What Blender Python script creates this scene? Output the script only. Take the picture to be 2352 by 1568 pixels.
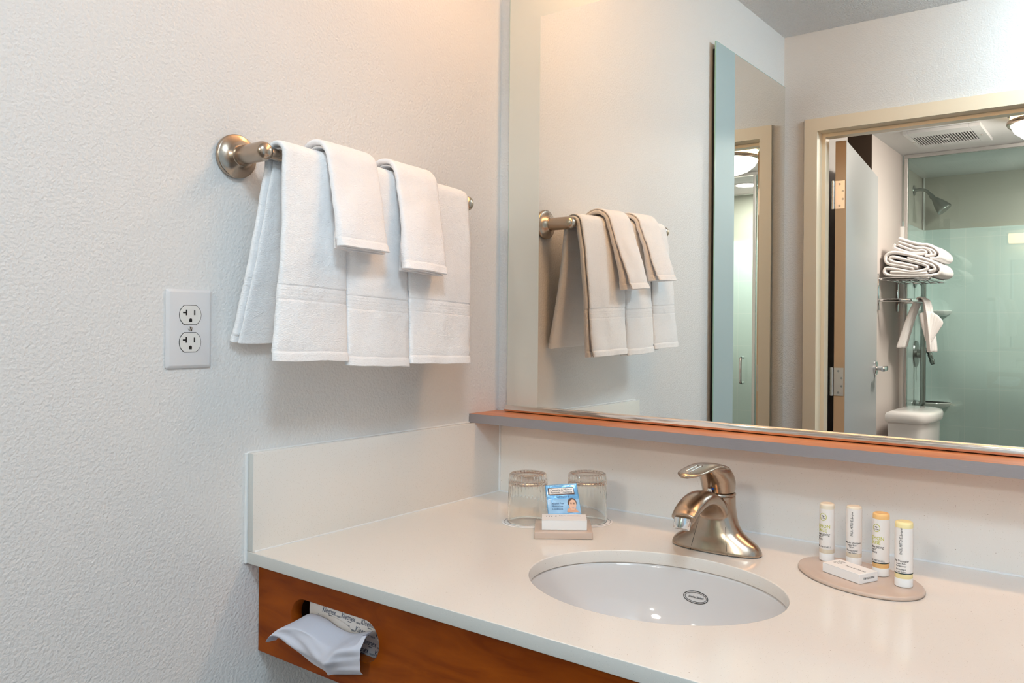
import bpy, bmesh, math, random
from mathutils import Vector, Matrix, noise
from math import sin, cos, pi, radians, sqrt, atan2

for o in list(bpy.data.objects):
    bpy.data.objects.remove(o, do_unlink=True)
SC = bpy.context.scene
COL = SC.collection

# ------------------------------------------------------------------ camera
# world: wall_left is the plane X=0, the mirror wall is Y=0, the counter top is Z=0, metres
F_PX, W_PX, H_PX = 1874.91, 2352.0, 1568.0
yaw, pitch, roll = 0.63607, 0.0018758, 0.0082588
fw = Vector((-sin(yaw) * cos(pitch), cos(yaw) * cos(pitch), sin(pitch)))
r0 = fw.cross(Vector((0, 0, 1))).normalized()
u0 = r0.cross(fw)
rt = cos(roll) * r0 + sin(roll) * u0
up = -sin(roll) * r0 + cos(roll) * u0
cam_d = bpy.data.cameras.new('camera')
cam_d.sensor_fit = 'HORIZONTAL'
cam_d.sensor_width = 36.0
cam_d.lens = F_PX / W_PX * 36.0
cam_d.shift_x = -67.61 / W_PX
cam_d.shift_y = -41.79 / W_PX
cam_d.clip_start = 0.02
cam = bpy.data.objects.new('camera', cam_d)
COL.objects.link(cam)
M = Matrix((rt, up, -fw)).transposed().to_4x4()
M.translation = Vector((1.1205, -1.36327, 0.35462))
cam.matrix_world = M
SC.camera = cam

# ------------------------------------------------------------------ world, view
w = bpy.data.worlds.new('world')
SC.world = w
w.use_nodes = True
w.node_tree.nodes['Background'].inputs[0].default_value = (0.60, 0.82, 1, 1)
w.node_tree.nodes['Background'].inputs[1].default_value = 0.8
SC.view_settings.view_transform = 'Standard'
SC.view_settings.look = 'None'
SC.view_settings.exposure = 0.04
SC.view_settings.gamma = 1.0
SC.view_settings.use_curve_mapping = False
SC.cycles.use_denoising = True
SC.cycles.max_bounces = 14
SC.cycles.diffuse_bounces = 6
SC.cycles.glossy_bounces = 8
SC.cycles.transmission_bounces = 10
SC.cycles.transparent_max_bounces = 16
SC.cycles.caustics_refractive = True
SC.cycles.caustics_reflective = False
SC.cycles.sample_clamp_indirect = 6.0
L_VANITY = 13.4      # emission of the warm vanity tube lights
L_FLASH = 52.0       # emission of the added cool lamp standing in for bounced flash
L_BATH = 92.0       # emission of the warm dome in the shower room

# ------------------------------------------------------------------ materials
def nt(m):
    return m.node_tree.nodes, m.node_tree.links

def pbr(name, col, rough=0.5, metal=0.0, spec=0.5, coat=0.0, trans=0.0, ior=1.45, sheen=0.0, sss=0.0, aniso=0.0):
    m = bpy.data.materials.new(name)
    m.use_nodes = True
    b = m.node_tree.nodes['Principled BSDF']
    b.inputs['Base Color'].default_value = (*col, 1)
    b.inputs['Roughness'].default_value = rough
    b.inputs['Metallic'].default_value = metal
    b.inputs['Specular IOR Level'].default_value = spec
    b.inputs['Coat Weight'].default_value = coat
    b.inputs['Coat Roughness'].default_value = 0.05
    b.inputs['Transmission Weight'].default_value = trans
    b.inputs['IOR'].default_value = ior
    b.inputs['Sheen Weight'].default_value = sheen
    b.inputs['Anisotropic'].default_value = aniso
    if sss:
        b.inputs['Subsurface Weight'].default_value = sss
        b.inputs['Subsurface Radius'].default_value = (0.01, 0.008, 0.006)
        b.inputs['Subsurface Scale'].default_value = 0.5
    return m

def coords(m, scale=(1, 1, 1), uv=False):
    n, l = nt(m)
    tc = n.new('ShaderNodeTexCoord')
    mp = n.new('ShaderNodeMapping')
    mp.inputs['Scale'].default_value = scale
    l.new(tc.outputs['UV' if uv else 'Object'], mp.inputs['Vector'])
    return mp.outputs[0]

def bump(m, scale, strength, dist, detail=2.0, vec=None, kind='noise', prev=None):
    n, l = nt(m)
    if vec is None:
        vec = coords(m)
    if kind == 'noise':
        t = n.new('ShaderNodeTexNoise')
        t.inputs['Detail'].default_value = detail
        out = t.outputs[0]
    else:
        t = n.new('ShaderNodeTexVoronoi')
        out = t.outputs['Distance']
    t.inputs['Scale'].default_value = scale
    l.new(vec, t.inputs['Vector'])
    bp = n.new('ShaderNodeBump')
    bp.inputs['Strength'].default_value = strength
    bp.inputs['Distance'].default_value = dist
    l.new(out, bp.inputs['Height'])
    if prev:
        l.new(prev.outputs[0], bp.inputs['Normal'])
    l.new(bp.outputs[0], n['Principled BSDF'].inputs['Normal'])
    return bp

def specks(m, base, items, vec=None):
    """mix small dots into the base colour: items = (scale, threshold, colour)"""
    n, l = nt(m)
    if vec is None:
        vec = coords(m)
    cur = None
    for sc, th, c in items:
        v = n.new('ShaderNodeTexVoronoi')
        v.inputs['Scale'].default_value = sc
        l.new(vec, v.inputs['Vector'])
        mt = n.new('ShaderNodeMath')
        mt.operation = 'LESS_THAN'
        mt.inputs[1].default_value = th
        l.new(v.outputs['Distance'], mt.inputs[0])
        # only some of the cells carry a dot
        sp = n.new('ShaderNodeSeparateColor')
        l.new(v.outputs['Color'], sp.inputs[0])
        m2 = n.new('ShaderNodeMath')
        m2.operation = 'LESS_THAN'
        m2.inputs[1].default_value = 0.35
        l.new(sp.outputs[0], m2.inputs[0])
        m3 = n.new('ShaderNodeMath')
        m3.operation = 'MULTIPLY'
        l.new(mt.outputs[0], m3.inputs[0])
        l.new(m2.outputs[0], m3.inputs[1])
        mx = n.new('ShaderNodeMix')
        mx.data_type = 'RGBA'
        l.new(m3.outputs[0], mx.inputs['Factor'])
        if cur is None:
            mx.inputs['A'].default_value = (*base, 1)
        else:
            l.new(cur, mx.inputs['A'])
        mx.inputs['B'].default_value = (*c, 1)
        cur = mx.outputs['Result']
    l.new(cur, n['Principled BSDF'].inputs['Base Color'])

def noise_colour(m, c1, c2, scale, vec=None, detail=4, lo=0.35, hi=0.65, dist=0.0):
    n, l = nt(m)
    if vec is None:
        vec = coords(m)
    t = n.new('ShaderNodeTexNoise')
    t.inputs['Scale'].default_value = scale
    t.inputs['Detail'].default_value = detail
    t.inputs['Distortion'].default_value = dist
    l.new(vec, t.inputs['Vector'])
    r = n.new('ShaderNodeValToRGB')
    r.color_ramp.elements[0].position = lo
    r.color_ramp.elements[0].color = (*c1, 1)
    r.color_ramp.elements[1].position = hi
    r.color_ramp.elements[1].color = (*c2, 1)
    l.new(t.outputs[0], r.inputs[0])
    l.new(r.outputs[0], n['Principled BSDF'].inputs['Base Color'])

def emis(name, col, strength):
    m = bpy.data.materials.new(name)
    m.use_nodes = True
    b = m.node_tree.nodes['Principled BSDF']
    b.inputs['Base Color'].default_value = (0.9, 0.9, 0.88, 1)
    b.inputs['Emission Color'].default_value = (*col, 1)
    b.inputs['Emission Strength'].default_value = strength
    return m

WALLC = (0.755, 0.745, 0.73)
m_wall = pbr('wall paint', WALLC, 0.55, spec=0.3)
bump(m_wall, 215, 0.5, 0.0028, 1.6)
m_wall2 = pbr('bathroom wall vinyl', (0.62, 0.56, 0.53), 0.6)
bump(m_wall2, 1, 0.3, 0.002, 2, coords(m_wall2, (500, 500, 90)))
m_showerwall = pbr('shower wallcovering', (0.50, 0.47, 0.42), 0.6)
bump(m_showerwall, 1, 0.3, 0.002, 2, coords(m_showerwall, (60, 60, 500)))
m_ceil = pbr('popcorn ceiling', (0.88, 0.88, 0.88), 0.7)
bump(m_ceil, 170, 1.0, 0.012, 3)
m_ceil2 = pbr('smooth ceiling', (0.72, 0.73, 0.73), 0.6)
m_floor = pbr('floor tile', (0.17, 0.15, 0.14), 0.4)
m_dark = pbr('unlit recess brown', (0.13, 0.085, 0.06), 0.8)  # lack of light in the recess is put into this brown
m_quartz = pbr('quartz', (0.80, 0.74, 0.66), 0.12, spec=0.5)
specks(m_quartz, (0.80, 0.765, 0.715), [(420, 0.16, (0.62, 0.57, 0.50)), (700, 0.2, (0.86, 0.83, 0.78)), (95, 0.045, (0.22, 0.15, 0.10))])
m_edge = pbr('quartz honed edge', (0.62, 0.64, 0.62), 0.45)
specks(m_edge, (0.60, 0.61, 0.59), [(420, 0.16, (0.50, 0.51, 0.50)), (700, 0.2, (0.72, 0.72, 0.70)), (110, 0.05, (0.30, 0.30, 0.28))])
m_caulk = pbr('caulk', (0.78, 0.79, 0.79), 0.4)
m_porc = pbr('porcelain', (0.70, 0.68, 0.67), 0.06, coat=0.5)
m_porc2 = pbr('white porcelain', (0.88, 0.87, 0.86), 0.06, coat=0.5)
m_wood = pbr('maple', (0.30, 0.085, 0.02), 0.42, spec=0.15)
_v = coords(m_wood, (3, 12, 14))
noise_colour(m_wood, (0.18, 0.031, 0.002), (0.33, 0.072, 0.004), 2.2, _v, 6, 0.25, 0.75, 1.6)
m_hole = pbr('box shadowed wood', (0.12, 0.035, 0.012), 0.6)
m_lam = pbr('ledge laminate', (0.52, 0.20, 0.09), 0.32)
_v = coords(m_lam, (3, 60, 60))
noise_colour(m_lam, (0.52, 0.17, 0.06), (0.68, 0.25, 0.095), 2.0, _v, 3)
m_lamedge = pbr('brushed grey edge band', (0.34, 0.315, 0.325), 0.38, metal=0.35)
bump(m_lamedge, 1, 0.2, 0.001, 2, coords(m_lamedge, (60, 900, 900)))
m_nickel = pbr('brushed nickel', (0.47, 0.375, 0.295), 0.24, metal=1.0)
bump(m_nickel, 1, 0.06, 0.0006, 2, coords(m_nickel, (300, 300, 1600)))
m_nickel2 = pbr('polished nickel edge', (0.70, 0.68, 0.66), 0.12, metal=1.0)
m_chrome = pbr('chrome', (0.78, 0.79, 0.80), 0.06, metal=1.0)
m_steel = pbr('brushed steel', (0.62, 0.58, 0.54), 0.3, metal=1.0)
m_greymetal = pbr('dark satin metal', (0.33, 0.34, 0.33), 0.28, metal=1.0)
m_channel = pbr('channel metal', (0.80, 0.74, 0.69), 0.1, metal=1.0)
m_black = pbr('black', (0.006, 0.006, 0.006), 0.5)
m_plate = pbr('white plastic', (0.70, 0.70, 0.71), 0.28)
m_recept = pbr('receptacle plastic', (0.74, 0.73, 0.70), 0.3)
m_white = pbr('white plastic cap', (0.85, 0.85, 0.84), 0.3)
m_paint = pbr('door frame paint', (0.84, 0.72, 0.55), 0.35)
m_door = pbr('door paint', (0.37, 0.375, 0.385), 0.4)
m_dooredge = pbr('door edge wood', (0.52, 0.34, 0.20), 0.5)
m_mirror = pbr('mirror silver', (0.935, 0.945, 0.91), 0.0, metal=1.0)
m_frost = pbr('frosted mirror border', (0.78, 0.80, 0.74), 0.45, metal=0.6)
m_gedge = pbr('green glass edge', (0.35, 0.60, 0.52), 0.15)
m_card = pbr('paper', (0.86, 0.85, 0.84), 0.5)
m_ink = pbr('black ink', (0.02, 0.02, 0.02), 0.5)
m_inkgrey = pbr('grey ink', (0.20, 0.19, 0.19), 0.5)
m_inkblue = pbr('blue grey ink', (0.10, 0.13, 0.20), 0.5)
m_green = pbr('lime ink', (0.50, 0.50, 0.02), 0.5)
m_cream = pbr('cream tube', (0.80, 0.72, 0.58), 0.35, sss=0.3)
m_orange = pbr('orange tube', (0.90, 0.56, 0.24), 0.35, sss=0.3)
m_yellow = pbr('yellow tube', (0.90, 0.78, 0.42), 0.35, sss=0.3)
m_label = pbr('label', (0.84, 0.80, 0.77), 0.4)
m_band = pbr('dark band', (0.02, 0.05, 0.05), 0.4)
m_foil = pbr('blue foil', (0.16, 0.42, 0.72), 0.22, metal=0.1, coat=0.6)
bump(m_foil, 90, 0.35, 0.004, 3)
m_foil2 = pbr('pale blue print', (0.33, 0.56, 0.80), 0.25, coat=0.6)
m_tissue = pbr('tissue paper', (0.66, 0.67, 0.76), 0.9, sss=0.2)
bump(m_tissue, 1500, 0.25, 0.0008, 2)
m_silver = pbr('bright emblem', (0.75, 0.72, 0.68), 0.15, metal=1.0)
m_hair = pbr('printed hair', (0.10, 0.04, 0.02), 0.4)
m_skin = pbr('printed skin', (0.80, 0.42, 0.26), 0.4)
m_lip = pbr('printed lips', (0.60, 0.12, 0.10), 0.4)

def glass_clear(name, tint, rough=0.0, ior=1.45):
    m = pbr(name, tint, rough, trans=1.0, ior=ior)
    return m
m_tumbler = glass_clear('tumbler glass', (0.985, 0.985, 0.96))
m_tray = pbr('frosted tray', (0.58, 0.46, 0.385), 0.22, sss=0.2)

def pane_mat(name, tint):
    m = bpy.data.materials.new(name)
    m.use_nodes = True
    n, l = nt(m)
    n.remove(n['Principled BSDF'])
    tr = n.new('ShaderNodeBsdfTransparent')
    tr.inputs[0].default_value = (*tint, 1)
    gl = n.new('ShaderNodeBsdfGlossy')
    gl.inputs['Roughness'].default_value = 0.0
    gl.inputs[0].default_value = (0.9, 1, 0.97, 1)
    fr = n.new('ShaderNodeFresnel')
    fr.inputs[0].default_value = 1.5
    mx = n.new('ShaderNodeMixShader')
    l.new(fr.outputs[0], mx.inputs[0])
    l.new(tr.outputs[0], mx.inputs[1])
    l.new(gl.outputs[0], mx.inputs[2])
    l.new(mx.outputs[0], n['Material Output'].inputs[0])
    return m
m_pane = pane_mat('shower glass', (0.90, 0.96, 0.945))

def tile_mat():
    m = pbr('shower tile', (0.62, 0.70, 0.66), 0.12, coat=0.3)
    n, l = nt(m)
    tc = n.new('ShaderNodeTexCoord')
    s = n.new('ShaderNodeSeparateXYZ')
    l.new(tc.outputs['Object'], s.inputs[0])
    add = n.new('ShaderNodeMath')          # run along the wall, whichever way it faces
    add.operation = 'ADD'
    l.new(s.outputs[0], add.inputs[0])
    l.new(s.outputs[1], add.inputs[1])
    def line(sock, off, per, wd):
        a = n.new('ShaderNodeMath'); a.operation = 'ADD'; a.inputs[1].default_value = off
        l.new(sock, a.inputs[0])
        d = n.new('ShaderNodeMath'); d.operation = 'DIVIDE'; d.inputs[1].default_value = per
        l.new(a.outputs[0], d.inputs[0])
        f = n.new('ShaderNodeMath'); f.operation = 'FRACT'
        l.new(d.outputs[0], f.inputs[0])
        c = n.new('ShaderNodeMath'); c.operation = 'LESS_THAN'; c.inputs[1].default_value = wd / per
        l.new(f.outputs[0], c.inputs[0])
        return c.outputs[0]
    a = line(add.outputs[0], 4.47 - 0.1995 + 0.0015 + 1.955, 0.1955, 0.003)
    b = line(s.outputs[2], 0.0254 + 0.0015 + 2.42, 0.2415, 0.003)
    mx = n.new('ShaderNodeMath'); mx.operation = 'MAXIMUM'
    l.new(a, mx.inputs[0]); l.new(b, mx.inputs[1])
    c = n.new('ShaderNodeMix'); c.data_type = 'RGBA'
    c.inputs['A'].default_value = (0.70, 0.80, 0.785, 1)
    c.inputs['B'].default_value = (0.82, 0.86, 0.84, 1)
    l.new(mx.outputs[0], c.inputs['Factor'])
    l.new(c.outputs['Result'], n['Principled BSDF'].inputs['Base Color'])
    bp = n.new('ShaderNodeBump'); bp.invert = True
    bp.inputs['Strength'].default_value = 0.3; bp.inputs['Distance'].default_value = 0.002
    l.new(mx.outputs[0], bp.inputs['Height'])
    l.new(bp.outputs[0], n['Principled BSDF'].inputs['Normal'])
    return m
m_tile = tile_mat()

def towel_mat(name, col, bands=True):
    """terry: fine looped pile; UV.x = metres across, UV.y = metres from the nearest hem"""
    m = pbr(name, col, 0.95, spec=0.1, sheen=0.35)
    n, l = nt(m)
    tc = n.new('ShaderNodeTexCoord')
    uv = tc.outputs['UV']
    s = n.new('ShaderNodeSeparateXYZ')
    l.new(uv, s.inputs[0])
    mp = n.new('ShaderNodeMapping'); mp.inputs['Scale'].default_value = (350, 620, 1)
    l.new(uv, mp.inputs[0])
    t1 = n.new('ShaderNodeTexNoise'); t1.inputs['Scale'].default_value = 1.0; t1.inputs['Detail'].default_value = 3
    l.new(mp.outputs[0], t1.inputs['Vector'])
    mp2 = n.new('ShaderNodeMapping'); mp2.inputs['Scale'].default_value = (45, 45, 1)
    l.new(uv, mp2.inputs[0])
    t2 = n.new('ShaderNodeTexNoise'); t2.inputs['Scale'].default_value = 1.0; t2.inputs['Detail'].default_value = 3
    l.new(mp2.outputs[0], t2.inputs['Vector'])
    h = n.new('ShaderNodeMath'); h.operation = 'MULTIPLY_ADD'; h.inputs[1].default_value = 2.2
    l.new(t2.outputs[0], h.inputs[0]); l.new(t1.outputs[0], h.inputs[2])
    # flat woven zones (hem and border) as a mask over UV.y
    def pulse(a, b):
        g = n.new('ShaderNodeMath'); g.operation = 'GREATER_THAN'; g.inputs[1].default_value = a
        k = n.new('ShaderNodeMath'); k.operation = 'LESS_THAN'; k.inputs[1].default_value = b
        l.new(s.outputs[1], g.inputs[0]); l.new(s.outputs[1], k.inputs[0])
        p = n.new('ShaderNodeMath'); p.operation = 'MULTIPLY'
        l.new(g.outputs[0], p.inputs[0]); l.new(k.outputs[0], p.inputs[1])
        return p.outputs[0]
    def addn(a, b, f):
        q = n.new('ShaderNodeMath'); q.operation = 'MULTIPLY_ADD'; q.inputs[1].default_value = f
        l.new(b, q.inputs[0]); l.new(a, q.inputs[2])
        return q.outputs[0]
    out = addn(h.outputs[0], pulse(0.0, 0.014), -1.3)
    out = addn(out, pulse(0.0125, 0.0155), -1.6)
    if bands:
        out = addn(out, pulse(0.088, 0.112), -1.1)
        for a in (0.088, 0.0945, 0.101, 0.1095):
            out = addn(out, pulse(a, a + 0.0025), -1.3)
    bp = n.new('ShaderNodeBump'); bp.inputs['Strength'].default_value = 0.75; bp.inputs['Distance'].default_value = 0.0016
    l.new(out, bp.inputs['Height'])
    l.new(bp.outputs[0], n['Principled BSDF'].inputs['Normal'])
    return m
m_towel = towel_mat('terry cloth', (0.93, 0.93, 0.935))
m_towel2 = towel_mat('terry washcloth', (0.935, 0.92, 0.925), False)

# ------------------------------------------------------------------ mesh helpers
def link(name, me, mat=None, parent=None, smooth=False):
    o = bpy.data.objects.new(name, me)
    COL.objects.link(o)
    if mat is not None:
        for m in (mat if isinstance(mat, (list, tuple)) else [mat]):
            me.materials.append(m)
    if smooth:
        for p in me.polygons:
            p.use_smooth = True
    if parent is not None:
        o.parent = parent
        off = Vector(parent.location)
        q = parent.parent
        while q is not None:
            off += Vector(q.location); q = q.parent
        if not parent.get('local'):
            o.location = -off if parent.parent is None else Vector((0, 0, 0))
        # grandchildren: their parent mesh already sits at minus the thing's offset
        if parent.get('local'):
            o['local'] = 1
    return o

def tag(o, label=None, cat=None, group=None, kind=None):
    if label: o['label'] = label
    if cat: o['category'] = cat
    if group: o['group'] = group
    if kind: o['kind'] = kind
    return o

def thing(name, label, cat, loc=(0, 0, 0), rotz=0.0, group=None, local=False):
    """local=True: parts are modelled around the origin and the empty carries place and turn"""
    o = bpy.data.objects.new(name, None)
    COL.objects.link(o)
    o.empty_display_size = 0.02
    o.location = loc
    o.rotation_euler = (0, 0, rotz)
    if local: o['local'] = 1
    return tag(o, label, cat, group)

def BM():
    return bmesh.new()

def fin(bm, name, mat=None, parent=None, smooth=False, autosm=None):
    bmesh.ops.recalc_face_normals(bm, faces=bm.faces[:])
    me = bpy.data.meshes.new(name)
    bm.to_mesh(me)
    bm.free()
    o = link(name, me, mat, parent, smooth or autosm is not None)
    if autosm is not None:
        me.set_sharp_from_angle(angle=radians(autosm))
    return o

def abox(bm, x0, x1, y0, y1, z0, z1, bev=0.0, seg=2, mi=0, M=None):
    vs = [bm.verts.new((x, y, z)) for x in (x0, x1) for y in (y0, y1) for z in (z0, z1)]
    fs = [(0, 1, 3, 2), (4, 6, 7, 5), (0, 4, 5, 1), (2, 3, 7, 6), (0, 2, 6, 4), (1, 5, 7, 3)]
    faces = [bm.faces.new([vs[i] for i in f]) for f in fs]
    for f in faces: f.material_index = mi
    if bev > 0:
        es = list({e for f in faces for e in f.edges})
        r = bmesh.ops.bevel(bm, geom=es, offset=bev, segments=seg, affect='EDGES', profile=0.5)
        vs = list({v for f in r['faces'] for v in f.verts} | {v for v in vs if v.is_valid})
    if M is not None:
        for v in vs: v.co = M @ v.co
    return vs

def box(name, x0, x1, y0, y1, z0, z1, mat, parent=None, bev=0.0, seg=2):
    bm = BM()
    abox(bm, x0, x1, y0, y1, z0, z1, bev, seg)
    return fin(bm, name, mat, parent, autosm=40 if bev else None)

def ring_loft(bm, rings, closed=True, cap0=True, cap1=True, mi=0):
    R = [[bm.verts.new(p) for p in r] for r in rings]
    n = len(R[0])
    for a, b in zip(R, R[1:]):
        for i in range(n if closed else n - 1):
            j = (i + 1) % n
            f = bm.faces.new((a[i], a[j], b[j], b[i])); f.material_index = mi
    if cap0: bm.faces.new(R[0][::-1]).material_index = mi
    if cap1: bm.faces.new(R[-1]).material_index = mi
    return R

def lathe(bm, prof, n=48, M=None, flute=None, cap0=False, cap1=False, mi=0):
    """prof: list of (r, z); rotates about local z; r=0 ends close"""
    rings = []
    for k, (r, z) in enumerate(prof):
        ring = []
        for i in range(n):
            a = 2 * pi * i / n
            rr = r + (flute(a, k, r, z) if flute else 0)
            p = Vector((max(rr, 1e-5) * cos(a), max(rr, 1e-5) * sin(a), z))
            ring.append(M @ p if M is not None else p)
        rings.append(ring)
    return ring_loft(bm, rings, True, prof[0][0] < 1e-4 or cap0, prof[-1][0] < 1e-4 or cap1, mi)

def frames(pts):
    pts = [Vector(p) for p in pts]
    T = []
    for i in range(len(pts)):
        a = pts[max(i - 1, 0)]; b = pts[min(i + 1, len(pts) - 1)]
        T.append((b - a).normalized())
    n = Vector((0, 0, 1)) if abs(T[0].z) < 0.9 else Vector((0, 1, 0))
    n = (n - T[0] * n.dot(T[0])).normalized()
    out = []
    for i, t in enumerate(T):
        n = (n - t * n.dot(t)).normalized()
        out.append((pts[i], t, n, t.cross(n)))
    return out

def tube(bm, pts, r, n=16, cap=True, mi=0, sq=None):
    rings = []
    fr = frames(pts)
    for i, (p, t, a, b) in enumerate(fr):
        rr = r[i] if isinstance(r, (list, tuple)) else r
        ra, rb = rr if isinstance(rr, tuple) else (rr, rr)
        rings.append([p + a * ra * cos(2 * pi * k / n) + b * rb * sin(2 * pi * k / n) for k in range(n)])
    ring_loft(bm, rings, True, cap, cap, mi)

def lerp(a, b, f): return a + (b - a) * f

def smooth_pts(pts, n=8):
    """Catmull-Rom through the points"""
    P = [Vector(p) for p in pts]
    P = [P[0] * 2 - P[1]] + P + [P[-1] * 2 - P[-2]]
    out = []
    for i in range(1, len(P) - 2):
        for k in range(n):
            t = k / n
            a, b, c, d = P[i - 1], P[i], P[i + 1], P[i + 2]
            out.append(0.5 * ((2 * b) + (c - a) * t + (2 * a - 5 * b + 4 * c - d) * t * t + (3 * b - a - 3 * c + d) * t ** 3))
    out.append(P[-2])
    return out

def curve_mesh(polys, depth, bev=0.0, res=1):
    """2D filled outline(s) with holes -> mesh of thickness depth centred on local z=0"""
    cu = bpy.data.curves.new('tmp', 'CURVE')
    cu.dimensions = '2D'
    cu.fill_mode = 'BOTH'
    cu.extrude = depth / 2 - bev
    cu.bevel_depth = bev
    cu.bevel_resolution = res
    cu.offset = -bev
    for poly in polys:
        s = cu.splines.new('POLY')
        s.points.add(len(poly) - 1)
        for p, q in zip(s.points, poly):
            p.co = (q[0], q[1], 0, 1)
        s.use_cyclic_u = True
    o = bpy.data.objects.new('tmp', cu)
    COL.objects.link(o)
    bpy.context.view_layer.update()
    me = bpy.data.meshes.new_from_object(o.evaluated_get(bpy.context.evaluated_depsgraph_get()))
    bpy.data.objects.remove(o, do_unlink=True)
    bpy.data.curves.remove(cu)
    return me

def xform(me, fn):
    for v in me.vertices:
        v.co = fn(v.co.copy())
    return me

def text_mesh(txt, size, align='CENTER', shear=0.0, bold=0.0, sx=1.0, ext=0.00008):
    cu = bpy.data.curves.new('t', 'FONT')
    cu.body = txt
    cu.size = size
    cu.align_x = align
    cu.align_y = 'CENTER'
    cu.shear = shear
    cu.offset = bold
    cu.extrude = ext
    cu.resolution_u = 3
    o = bpy.data.objects.new('t', cu)
    COL.objects.link(o)
    bpy.context.view_layer.update()
    me = bpy.data.meshes.new_from_object(o.evaluated_get(bpy.context.evaluated_depsgraph_get()))
    bpy.data.objects.remove(o, do_unlink=True)
    bpy.data.curves.remove(cu)
    for v in me.vertices: v.co.x *= sx
    return me

def merge(meshes, name):
    bm = BM()
    for me in meshes:
        bm.from_mesh(me)
        bpy.data.meshes.remove(me)
    me = bpy.data.meshes.new(name)
    bm.to_mesh(me)
    bm.free()
    return me

def mod(o, kind, **kw):
    m = o.modifiers.new(kind.lower(), kind)
    for k, v in kw.items(): setattr(m, k, v)
    return m

M_LEFT = Matrix(((0, 0, 1), (1, 0, 0), (0, 1, 0)))   # local x->+Y, y->+Z, z->+X (things on the left wall)
M_FRONT = Matrix(((1, 0, 0), (0, 0, -1), (0, 1, 0)))  # local x->+X, y->+Z, z->-Y (facing the room)

def circle2(r, n=32, cx=0, cy=0, ry=None):
    ry = r if ry is None else ry
    return [(cx + r * cos(2 * pi * i / n), cy + ry * sin(2 * pi * i / n)) for i in range(n)]

# ------------------------------------------------------------------ room shell
ZF, ZC, ZCB = -0.90, 1.466, 1.34
YW = -1.743
def struct(o): return tag(o, kind='structure')
XR = 2.10
struct(box('floor', -0.7, XR + .1, -4.6, 0.12, ZF - 0.06, ZF, m_floor))
struct(box('ceiling', -0.12, XR + .1, YW - 0.118, 0.12, ZC, ZC + 0.06, m_ceil))
struct(box('wall_left', -0.12, 0.0, YW - 0.118, 0.12, ZF, ZC, m_wall))
struct(box('wall_back', 0.0, XR + .1, 0.0, 0.12, ZF, ZC, m_wall))
bm = BM()   # unseen right wall; the opening is added to let cool fill light in
abox(bm, XR, XR + 0.1, -0.72, 0.0, ZF, ZC)
abox(bm, XR, XR + 0.1, YW - 0.118, -0.72, 1.25, ZC)
struct(fin(bm, 'wall_right', m_wall))
DX0, DX1, DZ = 0.10, 1.06, 1.115      # rough opening in the front wall
bm = BM()
abox(bm, 0.0, DX0, YW - 0.118, YW, ZF, ZC)
abox(bm, DX1, XR, YW - 0.118, YW, ZF, ZC)
abox(bm, DX0, DX1, YW - 0.118, YW, DZ, ZC)
struct(fin(bm, 'wall_front', m_wall))
# bathroom behind the door
struct(box('wall_bath_left', -0.12, 0.0, -3.66, -3.01, ZF, ZCB, m_wall2))
struct(box('wall_bath_near', -0.12, 0.0, -2.58, YW - 0.118, ZF, ZCB, m_wall2))
bm = BM()
abox(bm, -0.62, -0.5, -3.01, -2.58, ZF, ZCB)
abox(bm, -0.5, -0.12, -3.05, -3.01, ZF, ZCB)
abox(bm, -0.5, -0.12, -2.58, -2.54, ZF, ZCB)
abox(bm, -0.12, -0.002, -3.0085, -3.006, ZF, ZCB)
struct(fin(bm, 'wall_recess', m_dark))
struct(box('ceiling_bath', -0.62, XR + .1, -4.6, YW - 0.118, ZCB, ZCB + 0.06, m_ceil2))
struct(box('wall_bath_right', XR, XR + 0.1, -4.6, YW - 0.118, ZF, ZCB, m_wall2))
bm = BM()
abox(bm, -0.17, -0.06, -4.47, -3.66, ZF, ZCB)
abox(bm, -0.17, XR, -4.6, -4.48, ZF, ZCB)
struct(fin(bm, 'wall_shower', m_showerwall))
bm = BM()
abox(bm, -0.06, -0.05, -4.47, -3.66, ZF, 0.995)
abox(bm, -0.06, XR, -4.48, -4.47, ZF, 0.995)
struct(fin(bm, 'wall_shower_tile', m_tile))
struct(box('trim_1', 0.0, 0.019, -3.659, -3.610, ZF, 0.93, m_white, bev=0.002))
tag(bpy.data.objects['trim_1'], 'white bullnose strip where the bathroom wall meets the shower')
struct(box('trim_2', -0.051, -0.044, -4.471, -4.464, 0.995, ZCB, m_caulk))

# door frame (hollow metal): face, return, stop
t = thing('door_frame', 'cream painted metal door frame around the bathroom doorway', 'door frame', (0.1, YW, ZF))
IX0, IX1, IZ = 0.132, 1.035, 1.088
bm = BM()
def uprofile(bm, x0, x1, zt, w_, y0, y1):
    abox(bm, x0 - w_, x0, y0, y1, ZF + .001, zt + w_, 0)
    abox(bm, x1, x1 + w_, y0, y1, ZF + .001, zt + w_, 0)
    abox(bm, x0, x1, y0, y1, zt, zt + w_, 0)
uprofile(bm, IX0, IX1, IZ, 0.048, YW, YW + 0.012)
fin(bm, 'casing', m_paint, t)
bm = BM()
uprofile(bm, IX0, IX1, IZ, 0.0245, YW - 0.117, YW + 0.0)
fin(bm, 'jamb', m_paint, t)
bm = BM()
uprofile(bm, IX0 + 0.014, IX1 - 0.014, IZ - 0.014, 0.0135, YW - 0.090, YW - 0.045)
fin(bm, 'door_stop', m_paint, t)
bm = BM()
uprofile(bm, IX0, IX1, IZ, 0.048, YW - 0.130, YW - 0.118)
fin(bm, 'back_casing', m_paint, t)

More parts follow.
